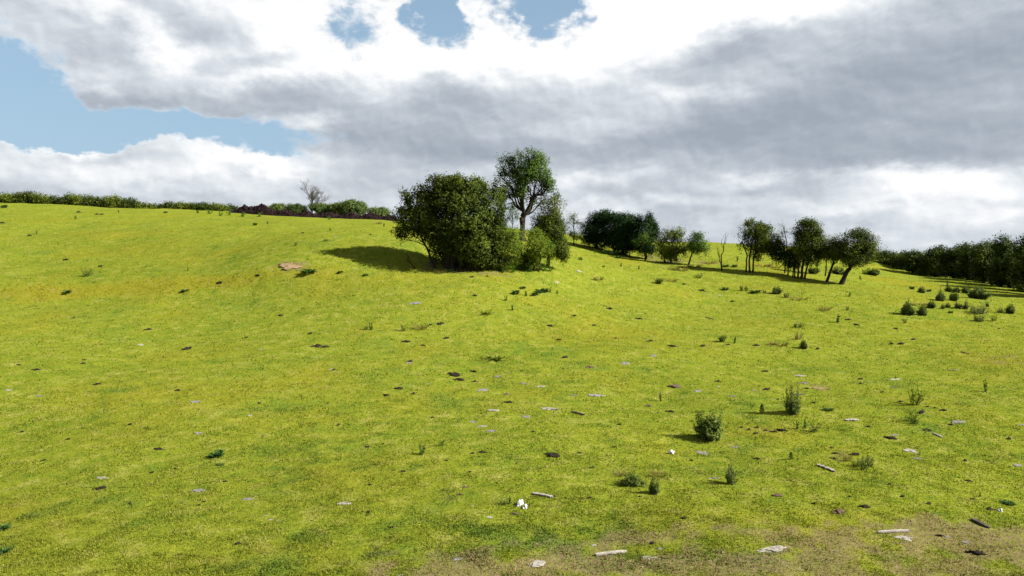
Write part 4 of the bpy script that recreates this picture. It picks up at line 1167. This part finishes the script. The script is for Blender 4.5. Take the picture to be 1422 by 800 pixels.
def lump_mesh(kind, seed):
    """An irregular flat lump about 1 wide, made from a displaced ball."""
    import bmesh
    bm = bmesh.new(); bmesh.ops.create_icosphere(bm, subdivisions=3, radius=0.5)
    for v in bm.verts:
        p = v.co.copy()
        n = mnoise.noise(p * 2.2 + Vector((seed * 3.7, 0, 0))); n2 = mnoise.noise(p * 6 + Vector((0, seed * 2.3, 0)))
        k = {'clod': (1.1, 0.85), 'stone': (0.8, 0.35), 'crumb': (1.0, 0.9)}[kind]
        s = 1 + k[0] * n + k[1] * n2
        v.co = p * s
        if kind == 'stone': v.co.z = max(min(v.co.z, 0.28), -0.3)
    me = bpy.data.meshes.new(kind); bm.to_mesh(me); bm.free()
    me.polygons.foreach_set('use_smooth', [kind != 'stone'] * len(me.polygons))
    return me
_lump = {}
_lc = 0
def lump(kind, mat, u, v, w, look, name, cat, h=None, label=None, group=None):
    global _lc
    _lc += 1
    key = (kind, mat.name, _lc % 7)
    if key not in _lump:
        me = lump_mesh(kind, _lc % 7 + 1); me.materials.append(mat); _lump[key] = me
    p = hit(u, v); m = p.y / F
    o = bpy.data.objects.new(name, _lump[key]); COL.objects.link(o)
    W = max(w * m, 0.12)
    Hh = {'clod': 0.26, 'stone': 0.13, 'crumb': 0.42}[kind] * W if h is None else h * m
    Hh = min(Hh, 0.32)
    o.scale = (W * 1.15, W * (0.75 + 0.25 * math.sin(u)), Hh * 1.5)
    e = 0.6; nrm = Vector(((h1(p.x - e, p.y) - h1(p.x + e, p.y)) / (2 * e), (h1(p.x, p.y - e) - h1(p.x, p.y + e)) / (2 * e), 1)).normalized()
    o.rotation_mode = 'QUATERNION'
    o.rotation_quaternion = Vector((0, 0, 1)).rotation_difference(nrm) @ Euler((0.04 * math.sin(v), 0.05 * math.cos(u), 0.5 * math.sin(u * 1.7))).to_quaternion()
    o.location = (p.x, p.y, p.z + Hh * 0.05)
    o['category'] = cat
    if group: o['group'] = group
    if label: o['label'] = label
    else: _items.append((o, look, u, v))
    return o

CLODS = [(102,442,5),(205,458,9),(342,469,5),(259,485,11),(50,514,10),(26,507,4),(117,500,5),(115,505,6),(134,534,9),(247,542,8),(430,464,6),(440,481,13),(452,482,8),(565,475,12),(587,480,8),(611,450,9),(598,451,5),(619,470,8),
 (569,502,8),(631,521,14),(638,528,15),(659,530,9),(657,516,9),(536,549,9),(553,540,10),(574,547,6),(706,559,8),(660,411,6),(676,384,5),(655,385,5),(390,438,7),(463,514,5),(797,439,6),(764,453,6),(825,452,7),(855,470,7),(902,474,8),
 (933,481,11),(975,481,6),(1011,479,7),(1050,480,7),(1063,516,9),(997,530,9),(887,443,8),(776,472,8),(784,497,9),(846,429,9),(1017,419,5),(950,395,5),(975,404,11),(930,572,10),(901,563,7),(1135,485,6),(1238,478,6),(1251,478,6),(1244,457,6),
 (1387,457,5),(1177,444,7),(1189,451,8),(1268,472,8),(1195,533,5),(1250,558,7),(1195,526,8),(1288,565,8),(1297,567,5),(1309,570,9),(1280,573,12),(139,679,15),(220,624,9),(243,651,6),(283,697,8),(275,702,5),(312,669,6),(210,657,6),(531,617,5),
 (510,621,5),(656,630,6),(669,628,12),(651,656,6),(514,673,7),(543,733,6),(511,712,6),(768,633,15),(822,650,9),(805,629,7),(852,621,7),(1051,637,8),(906,755,6),(1029,594,8),(1051,594,5),(1050,602,8),(1063,598,6),(1074,600,9),(1085,598,14),(1040,597,5),
 (1205,593,8),(1237,609,12),(1289,598,10),(1154,622,9),(1159,630,8),(1157,637,9),(1186,632,12),(1235,673,6),(1201,704,10),(1351,693,8),(1373,707,14),(1304,744,9),(1356,768,20),(1253,690,6),(134,298,5),(141,298,4),(3,310,9),(109,295,6),(91,361,8),
 (140,370,6),(420,324,4),(514,326,4),(305,393,6),(358,383,6),(888,690,5),(818,692,6),(1120,540,6),(1064,541,9),(1340,640,6),(1345,668,7),(95,610,6),(180,700,5),(60,640,6),(420,742,8),(400,760,7),(250,770,7),(330,756,6),(1130,560,6),(1080,555,5),
 (1225,545,5),(1320,590,6),(1400,610,6),(960,640,5),(740,600,5),(860,590,6),(600,580,5),(470,590,5),(360,560,5),(180,590,6),(30,600,6),(560,655,5),(620,640,5),(770,690,6),(1130,700,6),(1180,690,5),(1290,700,7),(1010,720,5),(950,720,5)]
for (u, v, w) in CLODS:
    lk = "small dark clod" if w < 7 else ("dark clod" if w < 11 else "large dark clod")
    lump('clod' if w > 6 else 'crumb', MAT_CLOD, u, v, w * 0.85, lk, "earth_clod", "clod", group="dark clods scattered over the field")
for (u, v, w, lk) in [(819, 510, 9, "reddish brown clod"), (645, 677, 8, "brown clod"), (638, 687, 8, "brown clod"), (715, 714, 10, "brown clod"), (1078, 689, 12, "greyish brown clod"), (1164, 712, 15, "broad greyish brown clod"), (937, 537, 10, "pinkish brown clod"), (901, 564, 8, "brown clod"), (704, 548, 9, "reddish brown clod")]:
    lump('clod', MAT_BROWN, u, v, w, lk, "earth_clod", "clod", group="brown clods scattered over the field")
STONES = [(143,664,18,0),(345,693,13,1),(276,682,18,1),(276,602,11,1),(478,699,13,0),(370,716,6,0),(377,721,8,0),(387,723,7,0),(671,592,13,0),(682,599,13,1),(657,586,11,1),(680,718,7,0),(636,776,13,1),(556,798,6,0),(656,702,5,0),
 (577,421,13,1),(691,523,9,1),(670,542,16,1),(685,570,12,0),(362,485,5,0),(466,329,3,0),(805,377,7,0),(774,392,6,0),(907,494,9,1),(869,505,12,1),(751,537,9,0),(797,549,8,1),(829,549,19,1),(764,568,21,0),(1018,550,7,1),(1047,542,7,1),(999,537,6,0),(727,533,9,1),
 (969,543,12,1),(731,579,12,1),(1243,527,16,0),(1241,538,9,1),(1111,522,15,0),(1116,532,12,1),(1325,514,9,1),(932,630,5,0),(975,629,15,1),(1022,621,9,1),(992,664,12,1),(748,783,20,0),(896,775,15,0),(911,775,9,0),(825,757,7,0),(988,779,6,0),
 (1331,586,20,1),(1243,604,9,1),(1418,590,10,1),(1264,626,16,0),(1275,637,10,1),(1413,646,16,1),(1389,709,7,0),(1256,762,6,0),(1315,745,7,1),(1341,753,10,1),(1255,747,22,0),(54,550,8,1),(13,542,7,0),(195,479,9,0),(272,558,12,1),(347,577,6,0),(595,533,5,0),
 (916,762,10,1),(568,504,7,1),(460,513,6,0),(1160,765,6,1),(1000,410,4,0)]
for (u, v, w, g) in STONES:
    lk = ("grey" if g else "pale") + (" pebble" if w < 7 else (" flat stone" if w < 13 else " broad flat stone"))
    lump('stone', MAT_GREY if g else MAT_STONE, u, v, w, lk, "flat_stone", "stone", group=("grey" if g else "pale") + " stones scattered over the field")
lump('stone', MAT_STONE, 1073, 763, 35, '', "stone_slab", "stone", label="large flat whitish slab lying in front of the slim leaning shrub")
lump('crumb', MAT_WHITE, 722, 702, 9, '', "crumpled_sheet", "litter", h=7, label="left half of the white crumpled litter in the near field", group="white litter in the near field")
lump('crumb', MAT_WHITE, 729, 705, 7, '', "crumpled_sheet", "litter", h=5, label="right half of the white crumpled litter in the near field", group="white litter in the near field")
lump('crumb', MAT_WHITE, 932, 630, 5, '', "crumpled_sheet", "litter", h=5, label="tiny white scrap in front and left of the round dense shrub", group="white litter in the near field")
lump('crumb', MAT_WHITE, 1389, 710, 5, '', "crumpled_sheet", "litter", h=5, label="tiny white scrap beyond the dark plank near the right edge", group="white litter in the near field")

MAT_PINK = rough_mat("pinkish_earth", ((0.35, (0.075, 0.062, 0.022)), (0.5, (0.13, 0.088, 0.050)), (0.75, (0.22, 0.16, 0.105))), 6, 0.6)
lump('crumb', MAT_PINK, 403, 369, 21, '', "bare_earth_scrape", "bare earth", h=1.0, label="reddish bare earth scrape on the left slope beside a dark green leafy weed")
lump('stone', MAT_PINK, 1138, 539, 15, '', "bare_earth_scrape", "bare earth", h=1.5, label="small reddish bare earth scrape beyond the spiky loose shrub")
def plank(u0, v0, u1, v1, wid, thick, mat, label, name="wooden_plank", jag=0.12):
    a = hit(u0, v0); b = hit(u1, v1)
    L_ = (b - a).length; rng = random.Random(int(u0))
    n = 12; V = []; Fq = []
    for i in range(n):
        t = i / (n - 1); x = (t - 0.5) * L_
        w = wid * 0.5 * (1 - jag * rng.uniform(0, 1) - (0.5 * rng.uniform(.3, 1) if i in (0, n - 1) else 0)); y0 = wid * rng.uniform(-.05, .05)
        zc = 0.015 * math.sin(3 * t)
        for (yy, zz) in ((-w, 0), (w, 0), (w * .96, thick), (-w * .96, thick)):
            V.append((x, yy + y0, zz + zc))
    for i in range(n - 1):
        for j in range(4):
            Fq.append((i * 4 + j, i * 4 + (j + 1) % 4, i * 4 + 4 + (j + 1) % 4, i * 4 + 4 + j))
    Fq.append((3, 2, 1, 0)); Fq.append(tuple((n - 1) * 4 + j for j in range(4)))
    A = Acc(); A.add(V, np.array(Fq))
    o = A.build(name, mat)
    mid = (a + b) / 2
    d = b - a
    o.location = (mid.x, mid.y, max(h1(mid.x, mid.y), mid.z) + 0.01)
    o.rotation_euler = (R(6), -math.atan2(d.z, math.hypot(d.x, d.y)), math.atan2(d.y, d.x))
    meta(o, label, "plank" if 'plank' in name else "stick")
    return o
plank(827, 772, 870, 767, 0.12, 0.05, MAT_WOOD, "short grey brown plank lying at the bottom centre on bare ground")
plank(1219, 741, 1262, 739, 0.10, 0.05, MAT_WOOD, "long thin pale plank leaning against a pale stone at the lower right")
plank(1349, 722, 1374, 734, 0.13, 0.06, MAT_DWOOD, "dark brown plank slanting near the right edge")
plank(740, 686, 768, 692, 0.16, 0.05, MAT_WOOD, "grey driftwood piece just beyond the white crumpled litter", "broken_plank", 0.5)
plank(1135, 646, 1160, 656, 0.20, 0.04, MAT_WOOD, "jagged pale wood strip between the spire shaped plant and the dry weed patch", "broken_plank", 0.7)
plank(1174, 584, 1192, 584, 0.28, 0.05, MAT_WOOD, "short whitish board lying beyond the dry weed patch", "broken_plank", 0.4)
plank(1296, 602, 1309, 608, 0.12, 0.04, MAT_WOOD, "pale splinter of wood in the right part of the field", "broken_stick", 0.5)
plank(793, 572, 812, 577, 0.12, 0.06, MAT_DWOOD, "dark stick lying in the grass right of the broad pale flat stone", "dark_stick", 0.4)
plank(1334, 489, 1346, 492, 0.10, 0.05, MAT_DWOOD, "thin dark stick in the far right of the field", "dark_stick", 0.4)
plank(980, 441, 991, 444, 0.10, 0.05, MAT_DWOOD, "thin dark stick lying in mid field in front of the short dead tree", "dark_stick", 0.4)
plank(1100, 549, 1118, 548, 0.10, 0.05, MAT_DWOOD, "thin grey stick just beyond the spiky loose shrub", "dark_stick", 0.4)

write_labels()
